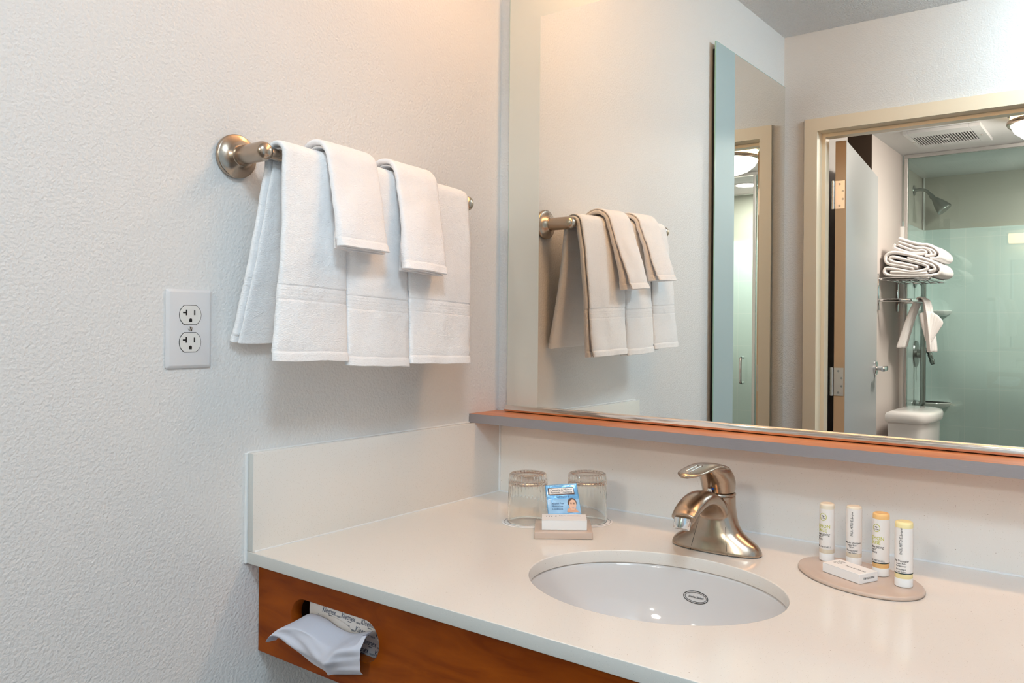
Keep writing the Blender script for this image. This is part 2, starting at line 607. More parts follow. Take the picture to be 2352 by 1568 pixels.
# door leaf, swung into the bathroom past square
dang = atan2(-(0.197 - 0.095), -0.867)      # direction of the leaf in plan
t = thing('hinged_door', 'grey painted wooden bathroom door standing open, three steel hinges and lever', 'door', (0.197, YW - 0.137, ZF + 0.01), local=True)
t.rotation_euler = (0, 0, atan2(-0.867, -0.102))
DW, DH, DT = 0.875, 1.073 - ZF - 0.01, 0.041
# local: x along the leaf away from the hinge, y = +toward -X side? (face seen is y=0 side)
bm = BM()
abox(bm, 0.001, DW - 0.001, -DT, 0.0, 0, DH, 0.0008, 1)
leaf = fin(bm, 'door_leaf', m_door, t)
bm = BM()
abox(bm, -0.0006, 0.0012, -DT + 0.0006, -0.0006, 0.001, DH - 0.001)
fin(bm, 'hinge_edge', m_dooredge, leaf)
for zc_ in (0.865, 0.145, -0.62):
    z0 = zc_ - 0.054 - ZF - 0.01
    bm = BM()
    abox(bm, -0.0022, -0.0008, -DT + 0.001, -0.005, z0, z0 + 0.108)
    h = fin(bm, 'hinge', m_steel, t)
    bm = BM()
    for k in range(5):
        lathe(bm, [(0.0065, z0 + k * 0.0218), (0.0065, z0 + k * 0.0218 + 0.0205)], 16,
              Matrix.Translation((-0.004, -DT - 0.007, 0)), cap0=True, cap1=True)
    lathe(bm, [(0.005, z0 - 0.001), (0.005, z0 + 0.109)], 12, Matrix.Translation((-0.004, -DT - 0.007, 0)), cap0=True, cap1=True)
    fin(bm, 'hinge_knuckle', m_steel, h, autosm=40)
    for sy, sz in ((-0.024, 0.012), (-0.012, 0.037), (-0.012, 0.068), (-0.024, 0.095)):
        bm = BM()
        lathe(bm, [(0.0, 0.0), (0.0042, 0.0), (0.0042, 0.0008), (0.0032, 0.001), (0.003, 0.0004), (0.0, 0.0004)], 16,
              Matrix.Translation((-0.0022, sy, z0 + sz)) @ Matrix.Rotation(-pi / 2, 4, 'Y'))
        fin(bm, 'screw', m_greymetal, h)
bm = BM()
Mk = Matrix.Translation((DW - 0.065, 0, 0.165 - ZF - 0.01)) @ Matrix.Rotation(-pi / 2, 4, 'X')
lathe(bm, [(0, 0), (0.036, 0), (0.036, 0.006), (0.032, 0.010), (0, 0.011)], 32, Mk)
k = fin(bm, 'handle_rose', m_chrome, t, autosm=40)
bm = BM()
lathe(bm, [(0.011, 0.008), (0.011, 0.045), (0.011, 0.052), (0, 0.053)], 20, Mk)
abox(bm, -0.105, 0.012, -0.011, 0.011, 0.04, 0.058, 0.004, 2, M=Mk)
fin(bm, 'lever', m_chrome, k, autosm=40)

# ------------------------------------------------------------------ lights of the place, plus an added flash stand-in
t = thing('vanity_light', 'vanity bar light with frosted tube above the mirror', 'light', (0.8, 0, 1.18))
bm = BM(); abox(bm, 0.10, 1.50, -0.02, -0.0005, 1.13, 1.23, 0.003)
fin(bm, 'back_plate', m_nickel, t)
Mt = Matrix.Translation((0.12, -0.08, 1.18)) @ Matrix.Rotation(pi / 2, 4, 'Y')
bm = BM(); lathe(bm, [(0, 0), (0.045, 0.0), (0.045, 1.36), (0, 1.36)], 24, Mt)
fin(bm, 'glass_tube', emis('vanity glow', (1.0, 0.56, 0.26), L_VANITY), t, autosm=40)
bm = BM()
lathe(bm, [(0, 0), (0.049, 0.0), (0.049, 0.02), (0, 0.02)], 24, Matrix.Translation((0.10, -0.08, 1.18)) @ Matrix.Rotation(pi / 2, 4, 'Y'))
fin(bm, 'end_cap', m_nickel, t, autosm=40)
bm = BM()
lathe(bm, [(0, 0), (0.049, 0.0), (0.049, 0.02), (0, 0.02)], 24, Matrix.Translation((1.48, -0.08, 1.18)) @ Matrix.Rotation(pi / 2, 4, 'Y'))
fin(bm, 'end_cap', m_nickel, t, autosm=40)

CLX, CLY = 1.22, -1.34  # lamp added out of view in place of flash bounced off the wall
t = thing('flash_stand_in', 'added round white lamp over the vanity room, standing in for bounced flash', 'light', (CLX, CLY, ZC))
bm = BM(); lathe(bm, [(0, 0), (0.17, 0), (0.17, -0.025), (0.155, -0.03), (0, -0.03)], 48, Matrix.Translation((CLX, CLY, ZC)))
fin(bm, 'light_base', m_white, t, autosm=40)
bm = BM(); lathe(bm, [(0.15, -0.03), (0.155, -0.075), (0.14, -0.105), (0.10, -0.127), (0.05, -0.137), (0, -0.14)], 48, Matrix.Translation((CLX, CLY, ZC)))
fin(bm, 'glass_dome', emis('bounce flash glow', (0.64, 0.85, 1.0), L_FLASH), t, smooth=True)

BLX, BLY = 0.781, -2.93
t = thing('dome_light', 'round dome light with nickel ring on the bathroom ceiling', 'light', (BLX, BLY, ZCB))
bm = BM(); lathe(bm, [(0, 0), (0.172, 0), (0.172, -0.016), (0.160, -0.02)], 64, Matrix.Translation((BLX, BLY, ZCB)))
fin(bm, 'light_base', m_nickel, t, autosm=40)
bm = BM(); lathe(bm, [(0.158, -0.0), (0.16, -0.052), (0.145, -0.056)], 64, Matrix.Translation((BLX, BLY, ZCB)))
fin(bm, 'glass_band', emis('dome band glow', (1.0, 0.66, 0.36), 6.0), t, smooth=True)
bm = BM(); lathe(bm, [(0.158, -0.052), (0.172, -0.052), (0.174, -0.060), (0.168, -0.070), (0.15, -0.068)], 64, Matrix.Translation((BLX, BLY, ZCB)))
fin(bm, 'ring', m_nickel, t, smooth=True)
bm = BM(); lathe(bm, [(0.158, -0.066), (0.14, -0.098), (0.105, -0.125), (0.055, -0.143), (0, -0.15)], 64, Matrix.Translation((BLX, BLY, ZCB)))
fin(bm, 'glass_dome', emis('dome glow', (1.0, 0.92, 0.84), L_BATH), t, smooth=True)

# ------------------------------------------------------------------ main mirror, channel, ledge
t = thing('wall_mirror', 'large wall mirror with frosted border standing on the ledge', 'mirror', (0.5, 0, 0.1842))
MZ0, MZ1, MX0, MX1, BW = 0.176, 1.07, 0.0355, 1.98, 0.0805
box('mirror_glass', MX0 + BW, MX1 - BW, -0.0144, -0.0094, MZ0, MZ1 - BW, m_mirror, t)
bm = BM()
abox(bm, MX0, MX0 + BW, -0.0144, -0.0094, MZ0, MZ1)
abox(bm, MX1 - BW, MX1, -0.0144, -0.0094, MZ0, MZ1)
abox(bm, MX0 + BW, MX1 - BW, -0.0144, -0.0094, MZ1 - BW, MZ1)
fin(bm, 'frosted_border', m_frost, t)
bm = BM()
abox(bm, MX0 - 0.0007, MX0, -0.0144, -0.0094, MZ0, MZ1)
abox(bm, MX0 - 0.0007, MX1, -0.0144, -0.0094, MZ1, MZ1 + 0.0007)
fin(bm, 'glass_edge', m_gedge, t)
box('mirror_backing', MX0 + 0.01, MX1 - 0.01, -0.0093, -0.0005, MZ0, MZ1 - 0.01, m_black, t)
# J channel with a rounded lip
bm = BM()
prof = [(-0.0005, 0.1714), (-0.0165, 0.1714), (-0.0215, 0.1725), (-0.0225, 0.1760), (-0.0205, 0.1785), (-0.0195, 0.1835), (-0.0175, 0.1850), (-0.0150, 0.1845), (-0.0150, 0.1745), (-0.0005, 0.1745)]
rings = [[Vector((x, y, z)) for y, z in prof] for x in (0.0345, 1.985)]
ring_loft(bm, rings)
t2 = tag(fin(bm, 'mirror_channel', m_channel, None, autosm=30), 'polished metal channel holding the bottom edge of the large mirror', 'trim')

LZ0, LZ1, LY = 0.1524, 0.1706, -0.0956
t = thing('ledge_shelf', 'orange laminate ledge with brushed grey front edge below the mirror', 'shelf', (0.5, 0, LZ0))
bm = BM(); abox(bm, 0.0008, XR - 0.001, LY + 0.0008, -0.0006, LZ0, LZ1)
fin(bm, 'shelf_board', m_lam, t)
bm = BM(); abox(bm, 0.0008, XR - 0.001, LY, LY + 0.0008, LZ0, LZ1 - 0.0002, 0)
fin(bm, 'edge_band', m_lamedge, t)

# ------------------------------------------------------------------ counter, splashes, sink
SX, SY, SA, SB = 0.5761, -0.3620, 0.1845, 0.1460
CD = 0.6139
me = curve_mesh([[(0.0008, -CD), (XR - 0.001, -CD), (XR - 0.001, -0.0006), (0.0008, -0.0006)], circle2(SA, 128, SX, SY, SB)], 0.019, 0.0014, 2)
xform(me, lambda c: c + Vector((0, 0, -0.0095)))
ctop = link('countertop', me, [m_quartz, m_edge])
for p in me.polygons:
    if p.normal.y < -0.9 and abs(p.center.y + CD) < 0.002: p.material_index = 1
me.set_sharp_from_angle(angle=radians(50))
tag(ctop, 'cream speckled quartz countertop with oval sink cutout', 'countertop')
TS, TB, HS = 0.017, 0.0151, 0.1522
bm = BM(); abox(bm, 0.0008, TS, -CD + 0.0005, -0.0006, 0.0002, HS, 0.0012, 2)
o = tag(fin(bm, 'side_splash', [m_quartz, m_edge], None, autosm=40), 'cream quartz splash panel on the left wall beside the counter', 'backsplash')
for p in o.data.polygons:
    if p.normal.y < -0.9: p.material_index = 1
bm = BM(); abox(bm, TS + 0.0004, XR - 0.001, -TB, -0.0006, 0.0002, HS - 0.0002, 0.0004, 1)
tag(fin(bm, 'back_splash', m_quartz, None), 'long cream quartz splash panel behind the sink under the ledge', 'backsplash')
# caulk beads
def bead(name, pts, r):
    bm = BM()
    rnd = random.Random(len(pts) * 7 + int(r * 1e5))
    P = smooth_pts(pts, 10)
    tube(bm, P, [r * (1 + rnd.uniform(-.06, .06)) for _ in P], 8)
    o = fin(bm, name, m_caulk, None, smooth=True)
    return struct(o)
def seg(a, b, n):
    a = Vector(a); b = Vector(b)
    return [a.lerp(b, i / n) for i in range(n + 1)]
bead('trim_3', seg((TS + .0008, -TB - .0008, 0), (TS + .0008, -TB - .0008, HS - .001), 6), 0.0026)
bead('trim_4', seg((TS + .001, -TB - .0005, 0.0008), (XR - .01, -TB - .0005, 0.0008), 30), 0.0021)
bead('trim_5', seg((TS + .0002, -CD + .004, 0.0006), (TS + .0002, -TB, 0.0006), 12), 0.0017)
bead('trim_6', seg((0.0012, -CD - .0008, -0.019), (0.0012, -CD - .0008, HS), 10), 0.0030)
bead('trim_7', seg((0.0012, -CD, HS), (0.0012, LY, HS), 12), 0.0022)

# sink bowl
t = thing('sink_basin', 'oval white undermount porcelain sink in the countertop', 'sink', (SX, SY, -0.019))
bm = BM()
rings = []
N = 96
prof = [(1.10, -0.0196), (1.03, -0.0196), (1.012, -0.0205), (1.005, -0.024), (0.995, -0.040), (0.965, -0.070), (0.90, -0.100), (0.78, -0.128), (0.60, -0.146), (0.38, -0.155), (0.18, -0.158), (0.12, -0.159)]
for s_, z in prof:
    rings.append([Vector((SX + SA * s_ * cos(2 * pi * i / N), SY + SB * s_ * sin(2 * pi * i / N), z)) for i in range(N)])
for s_, z in reversed(prof):
    s2, z2 = (s_ + 0.045, z - 0.008) if s_ < 1.06 else (s_, z - 0.009)
    rings.append([Vector((SX + SA * s2 * cos(2 * pi * i / N), SY + SB * s2 * sin(2 * pi * i / N), z2)) for i in range(N)])
rings.append([v.copy() for v in rings[0]])
ring_loft(bm, rings, True, False, False)
bmesh.ops.remove_doubles(bm, verts=bm.verts[:], dist=1e-6)
bowl = fin(bm, 'bowl', m_porc, t, smooth=True)
bm = BM(); lathe(bm, [(0, -0.0), (0.012, -0.0), (0.02, 0.002), (0.0215, 0.003), (0.021, 0.0)], 32, Matrix.Translation((SX, SY, -0.159)))
fin(bm, 'drain', m_chrome, t, smooth=True)
# maker's oval printed on the rear wall of the bowl
def bowl_pt(u, v):
    """point on the inner rear wall: u metres sideways, v metres up the wall from the mark centre"""
    z = -0.0586 + v * 0.95
    s_ = 0.995 - (0.030) * max(0.0, (-0.040 - z)) / 0.030
    x = SX - 0.003 + u
    c = (x - SX) / (SA * s_)
    y = SY + SB * s_ * sqrt(max(0, 1 - c * c))
    return Vector((x, y, z))
def on_bowl(c):
    p = bowl_pt(c.x, c.y)
    n = Vector((-(p.x - SX) / SA ** 2, -(p.y - SY) / SB ** 2, 0.9)).normalized()
    return p + n * (0.0007 + c.z)
mt_ = merge([curve_mesh([circle2(0.0205, 48, 0, 0, 0.0098), circle2(0.0194, 48, 0, 0, 0.0088)], 0.0002),
             curve_mesh([circle2(0.0178, 48, 0, 0, 0.0074), circle2(0.0172, 48, 0, 0, 0.0068)], 0.0002)], 'maker_oval')
link('maker_oval', xform(mt_, on_bowl), m_ink, bowl)
link('maker_text', xform(text_mesh('American Standard', 0.0052, shear=0.3, sx=0.62), on_bowl), m_ink, bowl)

# ------------------------------------------------------------------ vanity apron with tissue slot
YA = -0.5915
def stadium(x0, x1, z0, z1, n=14):
    r = (z1 - z0) / 2; cz = (z0 + z1) / 2
    out = []
    for i in range(n + 1):
        a = -pi / 2 + pi * i / n
        out.append((x1 - r + r * cos(a), cz + r * sin(a)))
    for i in range(n + 1):
        a = pi / 2 + pi * i / n
        out.append((x0 + r + r * cos(a), cz + r * sin(a)))
    return out
slot = stadium(0.0845, 0.2775, -0.1175, -0.0585)
me = curve_mesh([[(0.0015, -0.161), (XR - .001, -0.161), (XR - .001, -0.0195), (0.0015, -0.0195)], slot], 0.019, 0.0008, 1)
xform(me, lambda c: Vector((c.x, YA - c.z + 0.0095, c.y)))
t = thing('vanity_apron', 'reddish brown maple vanity apron with rounded tissue slot', 'cabinet', (0.6, YA, -0.161))
link('front_panel', me, m_wood, t)
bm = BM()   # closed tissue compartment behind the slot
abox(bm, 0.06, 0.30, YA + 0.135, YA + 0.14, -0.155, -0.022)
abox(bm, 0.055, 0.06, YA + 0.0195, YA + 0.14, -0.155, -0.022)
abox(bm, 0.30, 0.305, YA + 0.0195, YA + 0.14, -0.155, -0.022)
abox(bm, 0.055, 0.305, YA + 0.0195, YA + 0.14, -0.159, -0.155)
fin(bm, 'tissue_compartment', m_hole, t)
bm = BM(); abox(bm, 0.0015, 0.02, YA + 0.02, -0.03, -0.16, -0.0195)
fin(bm, 'side_panel', m_wood, t)

# tissue box behind the slot, printed all over
t = thing('tissue_box', 'white printed tissue box behind the slot in the wood apron', 'tissue box', (0.2, YA + 0.05, -0.1545))
BX0, BX1, BY0 = 0.098, 0.298, YA + 0.0225
bm = BM(); abox(bm, BX0, BX1, BY0, BY0 + 0.10, -0.1545, -0.026, 0.001, 1)
bx = fin(bm, 'carton', m_card, t, autosm=40)
ms = []
rows = [(-0.0625, 0.000), (-0.0750, 0.016), (-0.0880, 0.004), (-0.1010, 0.018), (-0.1130, 0.002)]
for zz, dx in rows:
    for i in range(4):
        x = 0.128 + dx + i * 0.043
        if x > 0.288: continue
        a = text_mesh('Kleenex', 0.0118, shear=0.35, sx=0.78)
        xform(a, lambda c, x=x, zz=zz: Vector((x + c.x, BY0 - 0.0003 - c.z, zz + c.y)))
        b = text_mesh('BRAND', 0.0024, bold=0.0)
        xform(b, lambda c, x=x, zz=zz: Vector((x + 0.004 + c.x, BY0 - 0.0003 - c.z, zz - 0.0058 + c.y)))
        c2 = text_mesh('TISSUES', 0.0034, sx=0.8)
        xform(c2, lambda c, x=x, zz=zz: Vector((x + 0.0225 + c.x, BY0 - 0.0003 - c.z, zz - 0.0035 + c.y)))
        ms += [a, b, c2]
link('printed_name', merge(ms, 'printed_name'), m_inkblue, bx)
# oval window film with crease
bm = BM()
ring_loft(bm, [[Vector((0.150 + 0.050 * k * cos(a), BY0 - 0.0009 - 0.003 * (1 - k), -0.098 + 0.017 * k * sin(a))) for a in [2 * pi * i / 40 for i in range(40)]] for k in (1.0, 0.6, 0.05)], True, False, True)
fin(bm, 'plastic_window', pbr('film', (0.80, 0.78, 0.76), 0.2, spec=0.7), bx, smooth=True)

# the tissue: a sheet pulled out over the lip of the slot
bm = BM()
NU, NV = 40, 30
# outline in the apron plane: top edge left->right and bottom edge left->right (x, z)
top = smooth_pts([(0.0629, 0, -0.1218), (0.086, 0, -0.098), (0.108, 0, -0.0845), (0.142, 0, -0.0835), (0.172, 0, -0.0905), (0.205, 0, -0.092), (0.236, 0, -0.082), (0.2688, 0, -0.071)], 8)
bot = smooth_pts([(0.0660, 0, -0.1262), (0.0745, 0, -0.1215), (0.112, 0, -0.1300), (0.152, 0, -0.1385), (0.190, 0, -0.1425), (0.205, 0, -0.1410), (0.232, 0, -0.1350), (0.2618, 0, -0.1275)], 8)
grid = []
for i in range(len(top)):
    row = []
    a = top[i]; b = bot[i]
    f = i / (len(top) - 1)
    for j in range(NV + 1):
        g = j / NV
        p = a.lerp(b, g)
        fold = 0.0045 * sin(f * 9.0 + g * 2.6) * sin(pi * min(1, g * 1.2)) + 0.006 * math.exp(-((f - 0.74 - 0.25 * (0.5 - g)) / 0.06) ** 2)
        n_ = noise.noise(Vector((f * 5, g * 4, 3.1))) * 0.005
        out = 0.010 + 0.012 * sin(pi * g) + fold + n_
        tuck = max(0.0, 1 - g * 5.0)
        inside = 1.0 if 0.10 < f < 0.93 else 0.0
        y = YA - 0.004 - max(out, 0.001) * (1 - tuck * 0.9 * inside) + 0.022 * tuck * inside
        row.append(bm.verts.new((p.x, y, p.z)))
    grid.append(row)
for i in range(len(grid) - 1):
    for j in range(NV):
        bm.faces.new((grid[i][j], grid[i + 1][j], grid[i + 1][j + 1], grid[i][j + 1]))
o = tag(fin(bm, 'paper_tissue', m_tissue, None, smooth=True), 'single bluish white tissue pulled out of the slot, hanging over the wood', 'tissue')
mod(o, 'SOLIDIFY', thickness=0.0006)
mod(o, 'SUBSURF', levels=1, render_levels=1)

# ------------------------------------------------------------------ wall outlet
t = thing('wall_outlet', 'white duplex power outlet on the left wall beside the towels', 'outlet', (0, -0.7126, 0.3448))
OC = Vector((0, -0.7126, 0.3448))
def left_at(me, x=0.0): return xform(me, lambda c: M_LEFT @ c + OC + Vector((x, 0, 0)))
bm = BM()
rings = []
for (hx, hy, z, r) in ((0.0351, 0.0572, 0.0004, 0.003), (0.0351, 0.0572, 0.0026, 0.003), (0.0318, 0.0539, 0.0056, 0.002), (0.0305, 0.0526, 0.0060, 0.002)):
    ring = []
    for cx, cy, a0 in ((hx - r, hy - r, 0), (-hx + r, hy - r, pi / 2), (-hx + r, -hy + r, pi), (hx - r, -hy + r, 1.5 * pi)):
        for k in range(5):
            a = a0 + k * pi / 8
            ring.append(Vector((cx + r * cos(a), cy + r * sin(a), z)))
    rings.append(ring)
ring_loft(bm, rings)
for v in bm.verts: v.co = M_LEFT @ v.co + OC
fin(bm, 'cover_plate', m_plate, t, autosm=25)
def recept_outline(r, h, n=24):
    a0 = math.asin(h / r)
    return [(r * cos(-a0 + 2 * a0 * i / n), r * sin(-a0 + 2 * a0 * i / n)) for i in range(n + 1)] + [(r * cos(pi - a0 + 2 * a0 * i / n), r * sin(pi - a0 + 2 * a0 * i / n)) for i in range(n + 1)]
for s_ in (1, -1):
    me = curve_mesh([recept_outline(0.0172, 0.0146)], 0.0016)
    g = link('receptacle_gap', left_at(xform(me, lambda c: c + Vector((0, s_ * 0.0198, 0.0054)))), m_black, t)
    me = curve_mesh([recept_outline(0.0164, 0.0138)], 0.0020, 0.0004)
    rc = link('receptacle', left_at(xform(me, lambda c: c + Vector((0, s_ * 0.0198, 0.0060)))), m_recept, t)
    bm = BM()
    y0 = s_ * 0.0198 + 0.0035
    abox(bm, -0.0074, -0.0056, y0 - 0.0040, y0 + 0.0042, 0.0069, 0.0073)
    abox(bm, -0.0118, -0.0074, y0 - 0.0010, y0 + 0.0010, 0.0069, 0.0073)
    abox(bm, 0.0052, 0.0070, y0 - 0.0035, y0 + 0.0035, 0.0069, 0.0073)
    pts = [(-0.0021, -0.0022), (0.0021, -0.0022)] + [(0.0023 * cos(a), 0.0008 + 0.0023 * sin(a)) for a in [pi * i / 8 for i in range(9)]]
    f = bm.faces.new([bm.verts.new((x, y + s_ * 0.0198 - 0.0078, 0.00725)) for x, y in pts])
    for v in bm.verts: v.co = M_LEFT @ v.co + OC
    fin(bm, 'socket_slots', m_black, rc)
bm = BM()
lathe(bm, [(0, 0.0058), (0.0032, 0.0058), (0.0032, 0.0070), (0.0024, 0.0076), (0, 0.0077)], 20)
for v in bm.verts: v.co = M_LEFT @ v.co + OC
sc_ = fin(bm, 'screw', m_steel, t, autosm=40)
bm = BM(); abox(bm, -0.0034, 0.0034, -0.0005, 0.0005, 0.0077, 0.0079, M=Matrix.Rotation(radians(-62), 4, 'Z'))
for v in bm.verts: v.co = M_LEFT @ v.co + OC
fin(bm, 'screw_slot', m_black, sc_)

# ------------------------------------------------------------------ towel bar
BARX = 0.069
P1, P2 = Vector((0, -0.6393, 0.6075)), Vector((0, -0.1899, 0.5862))
def bar_z(y): return P2.z + (P1.z - P2.z) * (P2.y - y) / (P2.y - P1.y)
t = thing('towel_bar', 'brushed nickel towel bar with round wall flanges on the left wall', 'towel bar', (0, -0.415, 0.597))
for P in (P1, P2):
    bm = BM()
    Mp = Matrix.Translation(P) @ Matrix.Rotation(pi / 2, 4, 'Y')
    prof = [(0, 0.0005), (0.0325, 0.0005), (0.0333, 0.002), (0.0333, 0.0075), (0.0322, 0.0085), (0.0305, 0.0090), (0.0270, 0.0105), (0.0225, 0.0132), (0.0190, 0.0165), (0.0172, 0.0195), (0.0165, 0.0200), (0.0162, 0.0215)]
    lathe(bm, prof + [(0, 0.0215)], 64, Mp)
    fl = fin(bm, 'wall_flange', m_nickel, t, autosm=50)
    bm = BM()
    lathe(bm, [(0.0148, 0.018), (0.0146, 0.030), (0.0146, 0.062), (0.0146, 0.070), (0.0142, 0.0745), (0.0130, 0.0785), (0.0110, 0.0815), (0.0080, 0.0838), (0.0040, 0.0850), (0.0, 0.0853)], 48, Mp)
    fin(bm, 'post', m_nickel, t, smooth=True)
bm = BM()
tube(bm, [P1 + Vector((BARX, 0.004, 0)), P2 + Vector((BARX, -0.004, 0))], 0.0088, 32)
fin(bm, 'bar', m_nickel, t, autosm=60)

# ------------------------------------------------------------------ hanging towels
def drape_path(rin, back, front, zb, bx=BARX):
    """XZ path: back hem -> over the bar -> front hem, zb = bar height (points relative to that)"""
    pts = [Vector((back[0], 0, back[1]))]
    a0 = Vector((bx - rin, 0, zb - 0.002))
    for k in range(1, 5): pts.append(Vector((back[0], 0, back[1])).lerp(a0, k / 5) + Vector((0.004 * sin(pi * k / 5), 0, 0)))
    for k in range(0, 9):
        a = pi - pi * k / 8
        pts.append(Vector((bx + rin * cos(a), 0, zb + rin * sin(a))))
    f1 = Vector((bx + rin, 0, zb - 0.002)); f2 = Vector((front[0], 0, front[1]))
    for k in range(1, 6): pts.append(f1.lerp(f2, k / 5) + Vector((0.006 * sin(pi * k / 5), 0, 0)))
    return smooth_pts(pts, 7)

def fold_section(w_, gap, n=10, open_=0.0):
    """centre line of a cloth folded in thirds: list of (s, t)"""
    h = w_ / 2
    out = []
    for i in range(n + 1): out.append((-h + 0.002 + (2 * h - 0.002) * i / n, 0.0))
    for k in range(1, 6):
        a = -pi / 2 + pi * k / 6; out.append((h + gap / 2 * cos(a), gap / 2 + gap / 2 * sin(a)))
    for i in range(n + 1): out.append((h - 2 * h * i / n, gap))
    for k in range(1, 6):
        a = -pi / 2 + pi * k / 6; out.append((-h - gap / 2 * cos(a), gap * 1.5 + gap / 2 * sin(a)))
    for i in range(n + 1): out.append((-h + (2 * h + 0.001) * i / n, 2 * gap))
    return out

def make_towel(name, mat, path, yl, yr, gapf, seed, thick=0.0042, bands=True, hemj=0.0):
    L = [0.0]
    for a, b in zip(path, path[1:]): L.append(L[-1] + (b - a).length)
    tot = L[-1]
    st = []
    d = 0.0
    while d < tot:                      # dense rows near both hems, where the woven borders are
        st.append(d)
        e_ = min(d, tot - d)
        d += 0.0016 if e_ < 0.020 or 0.082 < e_ < 0.118 else 0.006
    st.append(tot)
    newp = []
    for d in st:
        i = max(k for k in range(len(L)) if L[k] <= d + 1e-9)
        i = min(i, len(L) - 2)
        newp.append(path[i].lerp(path[i + 1], (d - L[i]) / max(1e-9, L[i + 1] - L[i])))
    path = newp; L = st
    def relief(e_):
        r_ = 0.0
        if e_ < 0.0125: r_ += 0.0011
        elif e_ < 0.0160: r_ -= 0.0010
        elif e_ < 0.0180: r_ -= 0.0002
        if bands:
            if 0.088 < e_ < 0.0905 or 0.1095 < e_ < 0.112: r_ -= 0.0012
            elif 0.0905 <= e_ <= 0.1095: r_ -= 0.0004 + 0.0004 * (1 + sin(e_ * 2 * pi / 0.0048)) / 2
        return r_
    bm = BM()
    uvl = bm.loops.layers.uv.new('UVMap')
    rows = []; info = []
    for i, p in enumerate(path):
        a = path[max(0, i - 1)]; b = path[min(len(path) - 1, i + 1)]
        tdir = (b - a).normalized()
        nrm = tdir.cross(Vector((0, 1, 0)))
        f = L[i] / L[-1]
        wd_ = yr(f) - yl(f)
        sec = fold_section(wd_, gapf(f))
        row = []; inf = []
        yy = (yl(f) + yr(f)) / 2
        ymid = (yl(0.5) + yr(0.5)) / 2
        cum = 0; ps = None
        for k, (s, t_) in enumerate(sec):
            if ps is not None: cum += sqrt((s - ps[0]) ** 2 + (t_ - ps[1]) ** 2)
            ps = (s, t_)
            nz = noise.noise(Vector((s * 22 + seed, f * 7, seed * 3.3))) * 0.0032 + noise.noise(Vector((s * 60 + seed, f * 22, seed))) * 0.0011
            edge = noise.noise(Vector((f * 18, seed, 1.7))) * 0.0018
            # a soft bulge across the width so that the front is not a flat card
            bul = 0.0035 * (1 - (2 * s / max(wd_, 1e-4)) ** 2) * min(1.0, abs(f - 0.5) * 4) * (1 if t_ > 0.001 else 0)
            endw = noise.noise(Vector((s * 25, seed * 2, 0.3))) * hemj * abs(2 * f - 1) ** 6
            q = p + nrm * (t_ + nz * min(1, abs(f - 0.5) * 6 + 0.3) + bul + relief(min(L[i], L[-1] - L[i])) * (1 if t_ > 0.001 else 0))
            q = Vector((q.x, yy + s + edge, q.z - endw + (bar_z(yy + s) - bar_z(ymid)) ))
            q.x = max(q.x, 0.003 + thick)
            row.append(bm.verts.new(q)); inf.append((cum, min(L[i], L[-1] - L[i])))
        rows.append(row); info.append(inf)
    for i in range(len(rows) - 1):
        for k in range(len(rows[0]) - 1):
            f_ = bm.faces.new((rows[i][k], rows[i + 1][k], rows[i + 1][k + 1], rows[i][k + 1]))
            for lp, (ii, kk) in zip(f_.loops, ((i, k), (i + 1, k), (i + 1, k + 1), (i, k + 1))):
                lp[uvl].uv = info[ii][kk]
    me = bpy.data.meshes.new(name)
    bm.to_mesh(me); bm.free()
    o = link(name, me, mat, None, True)
    mod(o, 'SOLIDIFY', thickness=thick, offset=0)
    mod(o, 'SUBSURF', levels=1, render_levels=1)
    return o

# (bar left, bar right), (front hem left, right), (back hem left, right), front hem z, back hem z
specs = [
    ((-0.612, -0.512), (-0.642, -0.5120), (-0.646, -0.517), 0.2965, 0.3205, 'white hand towel at the outlet end of the towel bar, its back half showing'),
    ((-0.505, -0.376), (-0.5065, -0.3785), (-0.511, -0.384), 0.2845, 0.310, 'white hand towel in the middle of the bar, between two draped washcloths'),
    ((-0.369, -0.207), (-0.3715, -0.2240), (-0.378, -0.200), 0.2835, 0.303, 'white hand towel at the mirror end of the towel bar, nearest the corner'),
]
def edge_fn(bar, fr_, bk):
    return lambda f: lerp(bar, fr_, (2 * f - 1) ** 1.2) if f > 0.5 else lerp(bar, bk, (1 - 2 * f) ** 1.2)
for k, (b_, f_, k_, zf, zb_, lab) in enumerate(specs):
    zb = bar_z((b_[0] + b_[1]) / 2)
    path = drape_path(0.0115, (0.018, zb_), (0.098, zf), zb)
    o = make_towel('hand_towel', m_towel, path, edge_fn(b_[0], f_[0], k_[0]), edge_fn(b_[1], f_[1], k_[1]),
                   (lambda f: (0.0056 + 0.0030 * max(0, 2 * f - 1) ** 5) if f > 0.5 else 0.0050), 3.1 + k * 5.7, thick=0.0050, hemj=0.003)
    tag(o, lab, 'towel', 'hand towels on the bar')
for k, (b_, f_, zf, lab) in enumerate([
        ((-0.543, -0.446), (-0.5520, -0.4640), 0.4660, 'small white washcloth draped over the towels, the one nearer the outlet'),
        ((-0.398, -0.304), (-0.4150, -0.3290), 0.4400, 'small white washcloth draped over the towels, the one nearer the mirror')]):
    zb = bar_z((b_[0] + b_[1]) / 2)
    path = drape_path(0.0305, (0.030, zf + 0.005), (0.1250, zf), zb)
    o = make_towel('washcloth', m_towel2, path, edge_fn(b_[0], f_[0], b_[0] - .004), edge_fn(b_[1], f_[1], b_[1] - .006),
                   (lambda f: 0.0045 + 0.0100 * max(0, 2 * f - 1) ** 3), 41.0 + k * 9.1, thick=0.0040, bands=False, hemj=0.002)
    tag(o, lab, 'washcloth', 'washcloths over the hand towels')

